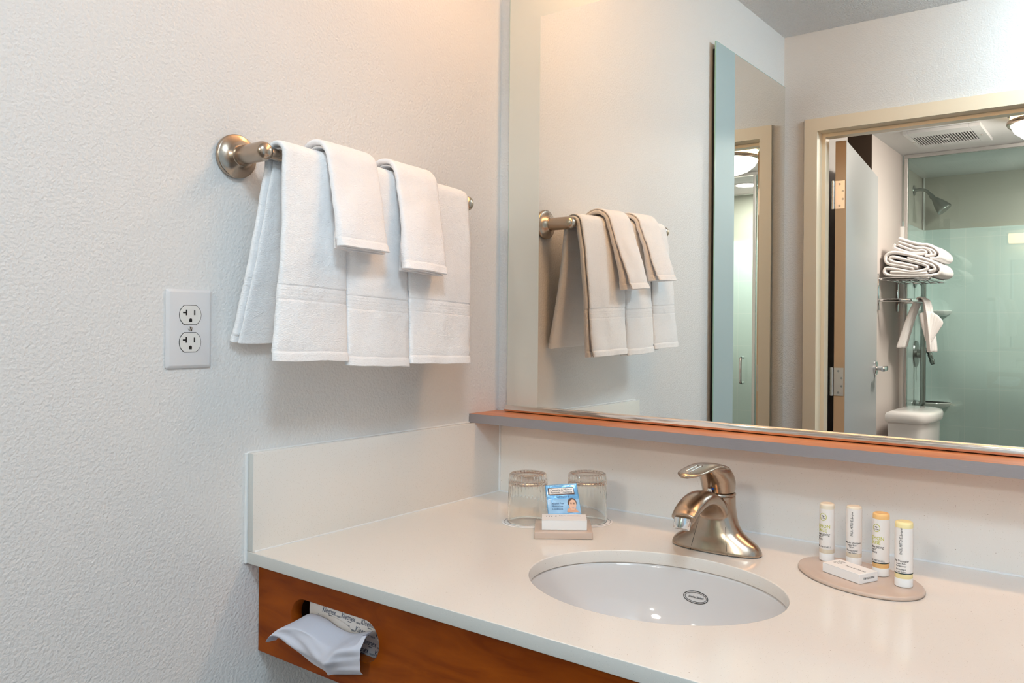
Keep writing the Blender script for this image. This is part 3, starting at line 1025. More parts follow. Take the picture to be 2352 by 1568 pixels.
# ------------------------------------------------------------------ faucet
FX, FY = 0.5745, -0.152
t = thing('sink_faucet', 'brushed nickel single lever faucet behind the sink', 'faucet', (FX, FY, 0), local=True)
bm = BM()
N = 48
def sring(a, b, z, ex=2.0, cy=0.0, cx=0.0, back=None):
    out = []
    for i in range(N):
        th = 2 * pi * i / N
        c, s = cos(th), sin(th)
        bb = b if (s < 0 or back is None) else back
        out.append(Vector((cx + a * math.copysign(abs(c) ** (2 / ex), c), cy + bb * math.copysign(abs(s) ** (2 / ex), s), z)))
    return out
# base with low wings flowing up into the column
rings = [sring(0.0755, 0.0290, 0.0004, 2.3), sring(0.0755, 0.0290, 0.004, 2.3), sring(0.0735, 0.0275, 0.010, 2.2), sring(0.068, 0.0262, 0.0165, 2.1), sring(0.056, 0.0258, 0.024, 2.0),
         sring(0.0445, 0.0256, 0.032, 2.0, 0.001), sring(0.0370, 0.0255, 0.042, 2.0, 0.002), sring(0.0320, 0.0255, 0.055, 2.0, 0.004), sring(0.0290, 0.0255, 0.068, 2.0, 0.006), sring(0.0275, 0.0258, 0.080, 2.0, 0.008), sring(0.0270, 0.0262, 0.0865, 2.0, 0.009)]
ring_loft(bm, rings)
# spout: hood sweeping forward and down
sp = smooth_pts([(0, 0.006, 0.020), (0, -0.002, 0.050), (0, -0.020, 0.0745), (0, -0.045, 0.0875), (0, -0.072, 0.0885), (0, -0.098, 0.0810), (0, -0.116, 0.0700)], 8)
rr = []
for i in range(len(sp)):
    f = i / (len(sp) - 1)
    rr.append((lerp(0.0185, 0.0090, f ** 0.8) if f < 0.9 else 0.0092, lerp(0.0255, 0.0195, f)))
fr = frames(sp)
rings = []
for i, (p, td, a, b) in enumerate(fr):
    nn = Vector((1, 0, 0)); vv = td.cross(nn).normalized()
    rv, rh = rr[i]
    rings.append([p + nn * rh * math.copysign(abs(cos(2 * pi * k / 32)) ** 0.85, cos(2 * pi * k / 32)) + vv * rv * math.copysign(abs(sin(2 * pi * k / 32)) ** 0.85, sin(2 * pi * k / 32)) for k in range(32)])
ring_loft(bm, rings)
body = fin(bm, 'faucet_body', m_nickel, t, smooth=True)
mod(body, 'REMESH', mode='VOXEL', voxel_size=0.0013, use_smooth_shade=True)
mod(body, 'SMOOTH', factor=0.5, iterations=14)
bm = BM()
lathe(bm, [(0, 0.002), (0.0128, 0.002), (0.0128, -0.0125), (0.0118, -0.0145), (0.0102, -0.0148), (0.0098, -0.0128), (0, -0.0125)], 32,
      Matrix.Translation((0, -0.1165, 0.0690)) @ Matrix.Rotation(radians(-16), 4, 'X'))
fin(bm, 'aerator', m_chrome, t, autosm=40)
bm = BM()
lathe(bm, [(0, 0.0865), (0.0272, 0.0865), (0.0272, 0.0890), (0.0262, 0.0905), (0, 0.0905)], 48, Matrix.Translation((0, 0.009, 0)))
fin(bm, 'collar', m_nickel, t, autosm=40)
bm = BM()
lathe(bm, [(0, 0), (0.0032, 0), (0.0032, 0.016), (0.004, 0.018), (0.003, 0.0215), (0, 0.022)], 16, Matrix.Translation((0, -0.0245, 0.0790)))
fin(bm, 'lift_rod', m_chrome, t, autosm=40)
# parting seams of the front panel
for sg in (-1, 1):
    pts = []
    for z, a_, b_, e_, cy_ in ((0.001, 0.0755, 0.0290, 2.3, 0), (0.010, 0.0735, 0.0275, 2.2, 0), (0.0165, 0.068, 0.0262, 2.1, 0), (0.024, 0.056, 0.0258, 2, 0), (0.032, 0.0445, 0.0256, 2, 0.001), (0.042, 0.037, 0.0255, 2, 0.002)):
        x_ = sg * lerp(0.031, 0.0235, z / 0.042)
        pts.append((x_, cy_ - b_ * (1 - abs(x_ / a_) ** e_) ** (1 / e_) + 0.0001, z))
    bm = BM(); tube(bm, smooth_pts(pts, 5), 0.0004, 6)
    fin(bm, 'panel_seam', m_black, body)
# lever cap: cup-shaped cap with a broad paddle
bm = BM()
rings = [sring(0.0258, 0.0258, 0.0910, 2, 0.009), sring(0.0268, 0.0270, 0.098, 2, 0.0085), sring(0.0275, 0.0290, 0.108, 2, 0.006), sring(0.0272, 0.0310, 0.117, 2, 0.001, back=0.0300), sring(0.0250, 0.0320, 0.126, 2, -0.006, back=0.0300), sring(0.0215, 0.0300, 0.132, 2, -0.012, back=0.0260), sring(0.0150, 0.022, 0.1365, 2, -0.02, back=0.018)]
ring_loft(bm, rings)
lv = smooth_pts([(0, 0.026, 0.110), (0, 0.012, 0.1245), (0, -0.012, 0.1345), (0, -0.040, 0.1375), (0, -0.070, 0.1360), (0, -0.098, 0.1335), (0, -0.120, 0.1325)], 6)
wd = smooth_pts([(0.010, 0, 0), (0.020, 0, 0), (0.0245, 0, 0), (0.0235, 0, 0), (0.0230, 0, 0), (0.0190, 0, 0), (0.0040, 0, 0)], 6)
rings = []
for i, p in enumerate(lv):
    a = lv[max(0, i - 1)]; b = lv[min(len(lv) - 1, i + 1)]
    td = (b - a).normalized(); nn = Vector((1, 0, 0)); vv = td.cross(nn).normalized()
    rings.append([p + nn * wd[i].x * cos(2 * pi * k / 24) + vv * (0.0042 if i < len(lv) - 2 else 0.002) * sin(2 * pi * k / 24) for k in range(24)])
ring_loft(bm, rings)
lever = fin(bm, 'lever', m_nickel, t, smooth=True)
mod(lever, 'REMESH', mode='VOXEL', voxel_size=0.0012, use_smooth_shade=True)
mod(lever, 'SMOOTH', factor=0.5, iterations=10)
bm = BM()
for dx in (-0.0035, 0.0035):
    tube(bm, smooth_pts([(dx, -0.060, 0.1412), (dx, -0.080, 0.1398), (dx, -0.100, 0.1378)], 4), 0.0012, 8)
fin(bm, 'lever_groove', m_nickel2, lever, smooth=True)
for nm, c1, off in (('hot_mark', pbr('red dot', (0.5, 0.02, 0.02), 0.3), -0.0014), ('cold_mark', pbr('blue dot', (0.02, 0.10, 0.45), 0.3), 0.0014)):
    bm = BM()
    lathe(bm, [(0, 0), (0.0036, 0), (0.003, 0.0008), (0, 0.001)], 20, Matrix.Translation((off, -0.0188, 0.1005)) @ Matrix.Rotation(pi / 2, 4, 'X'))
    fin(bm, nm, c1, lever, smooth=True)

# ------------------------------------------------------------------ tumblers on paper coasters
def tumbler(name, loc, lab):
    t = thing(name, lab, 'glass', loc, 0, 'upside down tumblers on coasters', local=True)
    bm = BM()
    H = 0.0875
    def fl(a, k, r, z):
        if r < 0.02: return 0
        amt = max(0.0, min(1.0, (z - 0.045) / 0.02))
        return 0.0007 * amt * cos(a * 34)
    out = [(0.0352, 0.0006), (0.0362, 0.0000), (0.0365, 0.0012), (0.0364, 0.004), (0.0361, 0.02), (0.0357, 0.04), (0.0352, 0.055), (0.0346, 0.070), (0.0341, 0.080), (0.0330, 0.0853), (0.0300, 0.0872), (0.0240, 0.0868), (0.020, 0.0862), (0.0, 0.0858)]
    inn = [(0.0, 0.0735), (0.015, 0.0738), (0.025, 0.0732), (0.0305, 0.0705), (0.0322, 0.065), (0.0330, 0.05), (0.0337, 0.03), (0.0344, 0.004), (0.0352, 0.0006)]
    n = 204
    rings = []
    for k, (r, z) in enumerate(out + inn):
        rings.append([Vector(((max(r, 1e-4) + (fl(2 * pi * i / n, k, r, z) if k < len(out) else 0)) * cos(2 * pi * i / n), (max(r, 1e-4) + (fl(2 * pi * i / n, k, r, z) if k < len(out) else 0)) * sin(2 * pi * i / n), z)) for i in range(n)])
    a = rings[:len(out)]; b = rings[len(out):]
    R1 = [[bm.verts.new(p) for p in r] for r in a]
    R2 = [[bm.verts.new(p) for p in r] for r in b[:-1]] + [R1[0]]
    for S in (R1, R2):
        for A, B in zip(S, S[1:]):
            for i in range(n):
                j = (i + 1) % n
                bm.faces.new((A[i], A[j], B[j], B[i]))
    bm.faces.new(R1[-1]); bm.faces.new(R2[0])
    fin(bm, 'glass_body', m_tumbler, t, smooth=True)
    return t
def coaster(loc, lab):
    t = thing('paper_coaster', lab, 'coaster', loc, 0, 'paper coasters under the tumblers', local=True)
    bm = BM(); lathe(bm, [(0, 0.0003), (0.0465, 0.0003), (0.0468, 0.0008), (0.0462, 0.0012), (0, 0.0012)], 64)
    fin(bm, 'paper_disc', m_card, t, autosm=40)
    me = curve_mesh([circle2(0.0428, 96), circle2(0.0422, 96)], 0.0002)
    link('printed_ring', xform(me, lambda c: c + Vector((0, 0, 0.0013))), m_ink, t)
for c, la, lb in (((0.2303, -0.1943), 'upside down clear fluted tumbler left of the blue packet', 'white paper coaster with thin black ring under the left tumbler'),
                  ((0.3123, -0.1256), 'upside down clear fluted tumbler right of the blue packet, greener base', 'white paper coaster with thin black ring under the right tumbler')):
    coaster((c[0], c[1], 0), lb)
    tumbler('tumbler', (c[0], c[1], 0.0014), la)

# ------------------------------------------------------------------ soap tray, soap box, wipe packet
t = thing('soap_dish', 'square frosted soap dish in front of the tumblers', 'dish', (0.3222, -0.2148, 0), radians(36), local=True)
bm = BM(); abox(bm, -0.0485, 0.0485, -0.048, 0.048, 0.0003, 0.0118, 0.0016, 3)
fin(bm, 'dish_body', m_tray, t, autosm=40)
def soap_box(loc, rot, L, Wd, H, lab, side_text):
    t = thing('soap_box', lab, 'soap box', loc, rot, 'boxed soaps', local=True)
    bm = BM(); abox(bm, -L / 2, L / 2, -Wd / 2, Wd / 2, 0, H, 0.0004, 1)
    c = fin(bm, 'carton', m_card, t, autosm=40)
    bm = BM()
    abox(bm, -L / 2 + 0.0003, L / 2 - 0.0003, -Wd / 2 - 0.00008, Wd / 2 + 0.00008, H - 0.0006, H - 0.0005)
    fin(bm, 'flap_line', m_inkgrey, c)
    return t, c
t, c = soap_box((0.3305, -0.2240, 0.0121), radians(36), 0.0755, 0.0450, 0.0165, 'small white soap box on the square frosted dish', '')
ms = [xform(text_mesh('PAUL MITCHELL', 0.0042, sx=1.25), lambda v: Vector((v.x + 0.010, v.y + 0.010, 0.0166 + v.z)))]
for i, s in enumerate(('soap', 'savon', '1.0 oz')):
    ms.append(xform(text_mesh(s, 0.0032), lambda v, i=i: Vector((-v.y - 0.030 + i * 0.0045, v.x + 0.006, 0.0166 + v.z))))
link('printed_text', merge(ms, 'printed_text'), m_inkgrey, c)
link('printed_name', xform(text_mesh('face', 0.004), lambda v: Vector((-v.y - 0.014, v.x + 0.008, 0.0166 + v.z))), m_ink, c)

t, c = soap_box((0.7903, -0.1844, 0.0066), radians(-26.3), 0.0660, 0.0350, 0.0130, 'small white soap box lying on the oval tray before the bottles', '')
ms = [xform(text_mesh('PAUL MITCHELL', 0.0048, sx=1.0, shear=0.0), lambda v: Vector((v.x + 0.012, v.y - 0.001, 0.0131 + v.z)))]
for i, s in enumerate(('moisturizing', 'facial bar', 'savon visage', '28 g  1 oz')):
    ms.append(xform(text_mesh(s, 0.0026), lambda v, i=i: Vector((v.x - 0.021, v.y + 0.009 - i * 0.004, 0.0131 + v.z))))
link('printed_text', merge(ms, 'printed_text'), m_inkgrey, c)
link('printed_name', xform(text_mesh('PAUL MITCHELL', 0.0042, sx=0.72), lambda v: Vector((0.0331 + v.z, -v.x * 1.0, 0.0065 - v.y))), m_ink, c)

# blue wipe packet leaning on the tumblers
PD = Vector((0.809, 0.588, 0)); PBk = Vector((-0.588, 0.809, 0)); ta = radians(20)
PU = Vector((PBk.x * sin(ta), PBk.y * sin(ta), cos(ta))); PN = PD.cross(PU)
PB0 = Vector((0.2858, -0.2185, 0.0126))
t = thing('wipe_packet', 'blue foil wipe packet with a smiling face, leaning between the tumblers', 'packet', tuple(PB0))
Q = [Vector((0.0072, 0)), Vector((0.0660, 0)), Vector((0.0558, 0.0678)), Vector((0.0, 0.0634))]
def pk(u, v, h=0.0):
    """u, v in 0..1 across the packet; slight pillow shape"""
    a = Q[0].lerp(Q[1], u); b = Q[3].lerp(Q[2], u)
    q = a.lerp(b, v)
    pil = 0.0022 * (max(0, 1 - (2 * u - 1) ** 4) * max(0, 1 - (2 * v - 1) ** 4)) * (0.8 + 0.6 * noise.noise(Vector((u * 4, v * 5, 9))))
    return PB0 + PD * q.x + PU * q.y + PN * (pil + h)
bm = BM()
G = [[bm.verts.new(pk(i / 24, j / 24)) for j in range(25)] for i in range(25)]
for i in range(24):
    for j in range(24): bm.faces.new((G[i][j], G[i + 1][j], G[i + 1][j + 1], G[i][j + 1]))
foil = fin(bm, 'foil_pouch', m_foil, t, smooth=True)
mod(foil, 'SOLIDIFY', thickness=0.0008, offset=-1)
def patch(name, mat, u0, u1, v0, v1, h=0.0002, n=10, poly=None):
    if poly is None:
        bm = BM()
        g = [[bm.verts.new(pk(u0 + (u1 - u0) * i / n, 0.2 + 0.8 * (v0 + (v1 - v0) * j / n), h)) for j in range(n + 1)] for i in range(n + 1)]
        for i in range(n):
            for j in range(n): bm.faces.new((g[i][j], g[i + 1][j], g[i + 1][j + 1], g[i][j + 1]))
    else:
        bm = BM()
        bm.faces.new([bm.verts.new(pk(u, 0.2 + 0.8 * v, h + 0.0006)) for u, v in poly])
    return fin(bm, name, mat, foil, smooth=True)
patch('printed_sky', m_foil2, 0.02, 0.99, 0.03, 0.50, 0.00015)
patch('title_shadow', m_hair, 0.07, 0.88, 0.64, 0.885, 0.00015)
patch('title_box', pbr('pale pink print', (0.85, 0.75, 0.68), 0.3), 0.105, 0.86, 0.675, 0.865, 0.0003)
WP, HP = 0.0575, 0.0655
def on_pk(cx, cy, h=0.00045): return lambda v: pk(cx + v.x / WP, 0.2 + 0.8 * cy + v.y / HP, h + v.z)
ms = [xform(text_mesh('Cleansing & Makeup', 0.0051, sx=0.93), on_pk(0.48, 0.81)),
      xform(text_mesh('Remover Towelette', 0.0051, sx=0.93), on_pk(0.48, 0.725))]
link('title_text', merge(ms, 'title_text'), m_ink, foil)
ms = [xform(text_mesh('with Vitamin E', 0.0042, sx=0.9), on_pk(0.50, 0.575)),
      xform(text_mesh('Alcohol Free', 0.0046, align='LEFT', sx=0.92), on_pk(0.14, 0.36)),
      xform(text_mesh('Moisturizes', 0.0046, align='LEFT', sx=0.92), on_pk(0.14, 0.27)),
      xform(text_mesh('Conditions', 0.0046, align='LEFT', sx=0.92), on_pk(0.14, 0.18))]
link('small_text', merge(ms, 'small_text'), pbr('navy ink', (0.01, 0.04, 0.13), 0.4), foil)
def ell(cx, cy, rx, ry, n=28, rot=0.0):
    return [(cx + rx * cos(a) * cos(rot) - ry * sin(a) * sin(rot), cy + (rx * cos(a) * sin(rot) + ry * sin(a) * cos(rot)) * 1.04) for a in [2 * pi * i / n for i in range(n)]]
patch('printed_hair', m_hair, 0, 0, 0, 0, 0.0005, poly=ell(0.765, 0.375, 0.135, 0.145))
patch('printed_shoulder', m_skin, 0, 0, 0, 0, 0.0005, poly=[(0.60, 0.065), (0.97, 0.065), (0.90, 0.11), (0.86, 0.18), (0.72, 0.15), (0.66, 0.19), (0.60, 0.16), (0.585, 0.10)])
patch('printed_face', pbr('printed face', (0.86, 0.52, 0.36), 0.4), 0, 0, 0, 0, 0.0009, poly=ell(0.775, 0.305, 0.108, 0.165, rot=-0.12))
patch('printed_smile', m_card, 0, 0, 0, 0, 0.0012, poly=[(0.72, 0.235), (0.76, 0.215), (0.81, 0.218), (0.84, 0.24), (0.81, 0.198), (0.76, 0.195)])
patch('printed_lip', m_lip, 0, 0, 0, 0, 0.0012, poly=[(0.72, 0.237), (0.78, 0.228), (0.84, 0.242), (0.81, 0.224), (0.78, 0.22), (0.75, 0.222)])
for ex in (0.725, 0.815):
    patch('printed_eye', m_hair, 0, 0, 0, 0, 0.0012, poly=ell(ex, 0.335, 0.022, 0.009))
    patch('printed_brow', m_hair, 0, 0, 0, 0, 0.0012, poly=ell(ex, 0.368, 0.030, 0.005))
patch('printed_hand', m_skin, 0, 0, 0, 0, 0.0014, poly=[(0.60, 0.10), (0.70, 0.065), (0.76, 0.09), (0.72, 0.13), (0.69, 0.20), (0.66, 0.21), (0.65, 0.17), (0.62, 0.19)])

# ------------------------------------------------------------------ oval tray with four tubes
t = thing('oval_tray', 'oval frosted tray holding the toiletry bottles', 'tray', (0.7985, -0.1705, 0), radians(-30), local=True)
bm = BM()
rings = []
for s_, z in ((0.93, 0.0006), (0.985, 0.0010), (1.0, 0.0030), (0.985, 0.0056), (0.96, 0.0062), (0.6, 0.0062), (0.05, 0.0062)):
    rings.append([Vector((0.0995 * s_ * cos(2 * pi * i / 96), 0.0645 * s_ * sin(2 * pi * i / 96), z)) for i in range(96)])
ring_loft(bm, rings)
fin(bm, 'tray_plate', m_tray, t, smooth=True)

def bottle(loc, r, H, mbody, lab, face_deg, dark, kind):
    """upside down tube standing on its cap; face_deg = world direction its label faces"""
    t = thing('toiletry_bottle', lab, 'bottle', loc, 0, 'toiletry bottles on the oval tray', local=True)
    k = H / 0.0865
    bm = BM()
    lathe(bm, [(0, 0), (r * 0.93, 0), (r * 1.0, 0.0008), (r * 1.0, 0.0110 * k), (r * 0.985, 0.0114 * k), (0, 0.0114 * k)], 40)
    fin(bm, 'cap', m_white, t, autosm=40)
    bm = BM()
    lathe(bm, [(0, 0.0113 * k), (r * 0.97, 0.0113 * k), (r * 0.985, 0.0118 * k), (r * 0.985, H * 0.5), (r * 0.985, H - 0.004), (r * 0.95, H - 0.0018), (r * 0.82, H - 0.0006), (r * 0.6, H - 0.0008), (0, H - 0.0014)], 40)
    b = fin(bm, 'tube_body', mbody, t, autosm=50)
    z0, z1 = 0.0178 * k, H - 0.0085
    if kind == 'white': z1 = H - 0.004
    bm = BM()
    lathe(bm, [(r * 0.985, z0), (r * 1.0, z0 + 0.0001), (r * 1.0, z1), (r * 0.985, z1 + 0.0001)], 40)
    fin(bm, 'label_sleeve', m_label, b, autosm=50)
    if dark:
        bm = BM()
        lathe(bm, [(r * 0.99, z0 - 0.0002), (r * 1.012, z0), (r * 1.012, z0 + 0.0011), (r * 0.99, z0 + 0.0013)], 40)
        fin(bm, 'dark_band', m_band, b, autosm=50)
    fa = radians(face_deg)
    def wrap(cx, cz, rot=False, h=0.00012):
        def f(v):
            x, y = (v.x, v.y) if not rot else (-v.y, v.x)
            a = fa + (cx + x) / r
            rr = r + h + v.z
            return Vector((rr * cos(a), rr * sin(a), cz + y))
        return f
    ink, grn = [], []
    if kind in ('lemon',):
        grn.append(xform(curve_mesh([circle2(0.0056, 32), circle2(0.0049, 32)], 0.0001), wrap(-0.001, H * 0.765)))
        ink.append(xform(curve_mesh([[(-0.0028, 0.0012), (-0.001, 0.0022), (0.001, 0.0020), (0.003, 0.0010), (0.0008, 0.0006), (0.0005, -0.0008), (-0.0003, -0.0008), (-0.0002, 0.0006)]], 0.0001), wrap(-0.001, H * 0.765)))
        ink.append(xform(text_mesh('TEA TREE', 0.0017), wrap(-0.001, H * 0.765 - 0.0022)))
        grn.append(xform(text_mesh('LEMON', 0.0068, sx=0.95), wrap(-0.001, H * 0.600)))
        grn.append(xform(text_mesh('SAGE', 0.0068, sx=0.95), wrap(-0.0025, H * 0.530)))
        ink.append(xform(text_mesh('energizing', 0.0055, shear=0.3, sx=0.9), wrap(-0.001, H * 0.465)))
        ink.append(xform(text_mesh('BODY', 0.0034), wrap(-0.006, H * 0.415)))
        ink.append(xform(text_mesh(mbody.name.startswith('orange') and 'LOTION' or 'WASH', 0.0034), wrap(-0.006, H * 0.375)))
        ink.append(xform(text_mesh('PAUL MITCHELL', 0.0034), wrap(-0.001, H * 0.245)))
    else:
        ink.append(xform(text_mesh('PAUL MITCHELL', 0.0052, sx=0.72), wrap(-0.0008, H * 0.655, True)))
        ink.append(xform(text_mesh('original', 0.0034, sx=0.95), wrap(-0.0004, H * 0.855, True)))
        if dark: rows = [('The Detangler', 0.0036, 0.402, 0.0001), ('Super Rich', 0.0029, 0.362, 0), ('Conditioner', 0.0029, 0.325, 0), ('Revitalisant', 0.0029, 0.275, 0), ('Tres Riche', 0.0029, 0.238, 0)]
        else: rows = [('Awapuhi Shampoo', 0.0036, 0.385, 0.0001), ('Super Rich', 0.0031, 0.345, 0), ('Wash', 0.0031, 0.308, 0), ('Shampooing', 0.0034, 0.255, 0), ('Tres Riche', 0.0031, 0.215, 0)]
        for s, sz, hh, bo in rows:
            ink.append(xform(text_mesh(s, sz), wrap(-0.001, H * hh)))
    if not grn:
        link('printed_name', merge(ink[:2], 'printed_name'), m_ink, b)
        ink = ink[2:]
    link('printed_text', merge(ink, 'printed_text'), m_ink, b)
    if grn: link('printed_green_name', merge(grn, 'printed_green_name'), m_green, b)
bottle((0.7398, -0.1231, 0.0066), 0.0110, 0.0855, m_cream, 'cream toiletry bottle with green lettering, leftmost on the oval tray', -100, False, 'lemon')
bottle((0.7784, -0.1208, 0.0066), 0.0110, 0.0860, m_cream, 'white toiletry bottle with vertical black lettering behind the soap box', -86, False, 'white')
bottle((0.8237, -0.1512, 0.0066), 0.0114, 0.0880, m_orange, 'toiletry bottle with orange end and green lettering beside the soap box', -105, True, 'lemon')
bottle((0.8608, -0.1824, 0.0066), 0.0117, 0.0875, m_yellow, 'toiletry bottle with pale yellow end, rightmost on the oval tray', -92, True, 'yellow')

# ------------------------------------------------------------------ narrow full length mirror on the left wall
t = thing('full_length_mirror', 'tall frosted edge mirror on the left wall, seen in reflection', 'mirror', (0, -1.4, -0.6))
FY0, FY1, FB = -1.0791, -1.700, 0.1512
box('mirror_glass', 0.0165, 0.0200, FY1, FY0 - FB, -0.60, 1.262, m_mirror, t)
box('frosted_border', 0.0165, 0.0200, FY0 - FB, FY0, -0.60, 1.262, pbr('frosted pale green', (0.42, 0.52, 0.53), 0.6, metal=0.25), t)
bm = BM(); abox(bm, 0.0165, 0.0202, FY0, FY0 + 0.0012, -0.60, 1.262); abox(bm, 0.0165, 0.0202, FY1, FY0, 1.262, 1.2632)
fin(bm, 'glass_edge', m_gedge, t)
box('mirror_backing', 0.0008, 0.0164, FY1 + 0.02, FY0 - 0.018, -0.58, 1.245, m_black, t)

# ------------------------------------------------------------------ bathroom fittings
# exhaust fan grille
t = thing('ceiling_vent', 'white rectangular exhaust fan grille on the bathroom ceiling', 'vent', (0.31, -3.22, ZCB))
VX0, VX1, VY0, VY1 = 0.139, 0.487, -3.42, -3.03
bm = BM()
GX0, GX1, GY0, GY1 = 0.160, 0.438, -3.350, -3.135
abox(bm, VX0, GX0, VY0, VY1, ZCB - 0.018, ZCB - 0.0005, 0.002)
abox(bm, GX1, VX1, VY0, VY1, ZCB - 0.018, ZCB - 0.0005, 0.002)
abox(bm, GX0, GX1, VY0, GY0, ZCB - 0.018, ZCB - 0.0005, 0.002)
abox(bm, GX0, GX1, GY1, VY1, ZCB - 0.018, ZCB - 0.0005, 0.002)
fin(bm, 'cover', m_plate, t)
box('dark_opening', GX0, GX1, GY0, GY1, ZCB - 0.003, ZCB - 0.001, pbr('vent dark', (0.02, 0.015, 0.012), 0.8), t)
bm = BM()
for i in range(22):
    x = GX0 + (GX1 - GX0) * (i + 0.5) / 22
    abox(bm, x - 0.0019, x + 0.0019, GY0, GY1, ZCB - 0.018, ZCB - 0.010)
fin(bm, 'slats', m_plate, t)
box('badge', 0.283, 0.315, -3.262, -3.235, ZCB - 0.0195, ZCB - 0.0165, m_plate, t, 0.001)
for sx_ in (0.150, 0.463):
    bm = BM(); lathe(bm, [(0, 0), (0.006, 0), (0.005, -0.003), (0, -0.0035)], 16, Matrix.Translation((sx_, -3.24, ZCB - 0.018)))
    fin(bm, 'screw', m_steel, t, smooth=True)

# shower enclosure
t = thing('shower_enclosure', 'framed clear glass shower screen with door at the back of the bathroom', 'shower', (0.5, -3.65, ZF))
YG = -3.66
bm = BM()
abox(bm, 0.0145, 0.034, YG, YG + 0.026, ZF + 0.05, 1.318, 0.002)
abox(bm, 0.0145, XR - .01, YG, YG + 0.026, 1.318, 1.339, 0.002)
abox(bm, 0.0145, XR - .01, YG - 0.01, YG + 0.036, ZF + 0.001, ZF + 0.05, 0.002)
abox(bm, 0.905, 0.925, YG, YG + 0.026, ZF + 0.05, 1.318, 0.002)
fin(bm, 'frame', pbr('satin aluminium', (0.70, 0.69, 0.68), 0.25, metal=0.9), t)
box('fixed_pane', 0.034, 0.905, YG + 0.010, YG + 0.016, ZF + 0.05, 1.318, m_pane, t)
box('door_pane', 0.927, 1.60, YG + 0.010, YG + 0.016, ZF + 0.055, 1.20, m_pane, t)
bm = BM()
for sgn in (1,):
    tube(bm, smooth_pts([(0.985, YG + 0.016, -0.005), (0.985, YG + 0.050, -0.005), (0.985, YG + 0.062, 0.015), (0.985, YG + 0.062, 0.135), (0.985, YG + 0.050, 0.155), (0.985, YG + 0.016, 0.155)], 6), 0.0085, 14)
fin(bm, 'pull_handle', m_chrome, t, smooth=True)

t = thing('tile_fill_light', 'added round fill light in the shower ceiling, out of view', 'light', (1.15, -4.08, ZCB))  # added out of view to brighten the shower tile
bm = BM(); lathe(bm, [(0.075, -0.0005), (0.095, -0.0005), (0.093, -0.006), (0.075, -0.004)], 40, Matrix.Translation((1.15, -4.08, ZCB)))
fin(bm, 'trim_ring', m_white, t, smooth=True)
bm = BM(); lathe(bm, [(0, -0.003), (0.075, -0.003)], 40, Matrix.Translation((1.15, -4.08, ZCB)))
fin(bm, 'lens', emis('tile fill glow', (1.0, 0.95, 0.90), 320.0), t, smooth=True)
# shower head
SHY = -4.23
t = thing('overhead_shower', 'chrome shower head on a bent arm high on the shower wall', 'shower head', (-0.05, SHY, 1.226))
bm = BM(); lathe(bm, [(0, 0.0005), (0.034, 0.0005), (0.032, 0.006), (0.015, 0.011), (0, 0.012)], 32, Matrix.Translation((-0.06, SHY, 1.226)) @ Matrix.Rotation(pi / 2, 4, 'Y'))
fin(bm, 'escutcheon', m_greymetal, t, autosm=40)
bm = BM(); tube(bm, smooth_pts([(-0.055, SHY, 1.226), (-0.02, SHY, 1.228), (0.015, SHY, 1.215), (0.045, SHY, 1.180)], 8), 0.010, 16)
fin(bm, 'arm', m_greymetal, t, smooth=True)
bm = BM()
Mh = Matrix.Translation((0.038, SHY, 1.188)) @ Matrix.Rotation(radians(140), 4, 'Y')
lathe(bm, [(0, 0.0), (0.014, 0.0), (0.016, 0.015), (0.013, 0.025), (0.020, 0.040), (0.034, 0.075), (0.043, 0.105), (0.047, 0.125), (0.045, 0.130), (0.0, 0.126)], 40, Mh)
fin(bm, 'head', m_greymetal, t, autosm=50)

# grab bar and valve
GBY = -4.22
t = thing('grab_bar', 'tall vertical grey metal grab bar on the shower side wall', 'grab bar', (-0.05, GBY, 0.25))
bm = BM()
tube(bm, smooth_pts([(-0.048, GBY, 0.645), (-0.015, GBY, 0.645), (0.000, GBY, 0.630), (0.003, GBY, 0.600), (0.003, GBY, 0.25), (0.003, GBY, -0.08), (0.000, GBY, -0.115), (-0.015, GBY, -0.135), (-0.048, GBY, -0.137)], 8), 0.0165, 18)
fin(bm, 'bar', m_greymetal, t, smooth=True)
for zz in (0.645, -0.137):
    bm = BM(); lathe(bm, [(0, 0.0005), (0.038, 0.0005), (0.036, 0.008), (0, 0.010)], 28, Matrix.Translation((-0.05, GBY, zz)) @ Matrix.Rotation(pi / 2, 4, 'Y'))
    fin(bm, 'flange', m_greymetal, t, autosm=40)
t = thing('shower_valve', 'dark metal shower valve with curved lever beside the grab bar', 'valve', (-0.05, -4.27, 0.215))
bm = BM(); lathe(bm, [(0, 0.0005), (0.085, 0.0005), (0.080, 0.008), (0.03, 0.012), (0.025, 0.045), (0, 0.047)], 40, Matrix.Translation((-0.05, -4.27, 0.19)) @ Matrix.Rotation(pi / 2, 4, 'Y'))
fin(bm, 'escutcheon', m_greymetal, t, autosm=40)
bm = BM(); tube(bm, smooth_pts([(-0.01, -4.27, 0.19), (0.012, -4.27, 0.215), (0.028, -4.27, 0.205), (0.040, -4.27, 0.165), (0.052, -4.27, 0.125)], 6), [0.016, 0.016, 0.015, 0.014, 0.013] * 5, 14)
fin(bm, 'lever', m_greymetal, t, smooth=True)
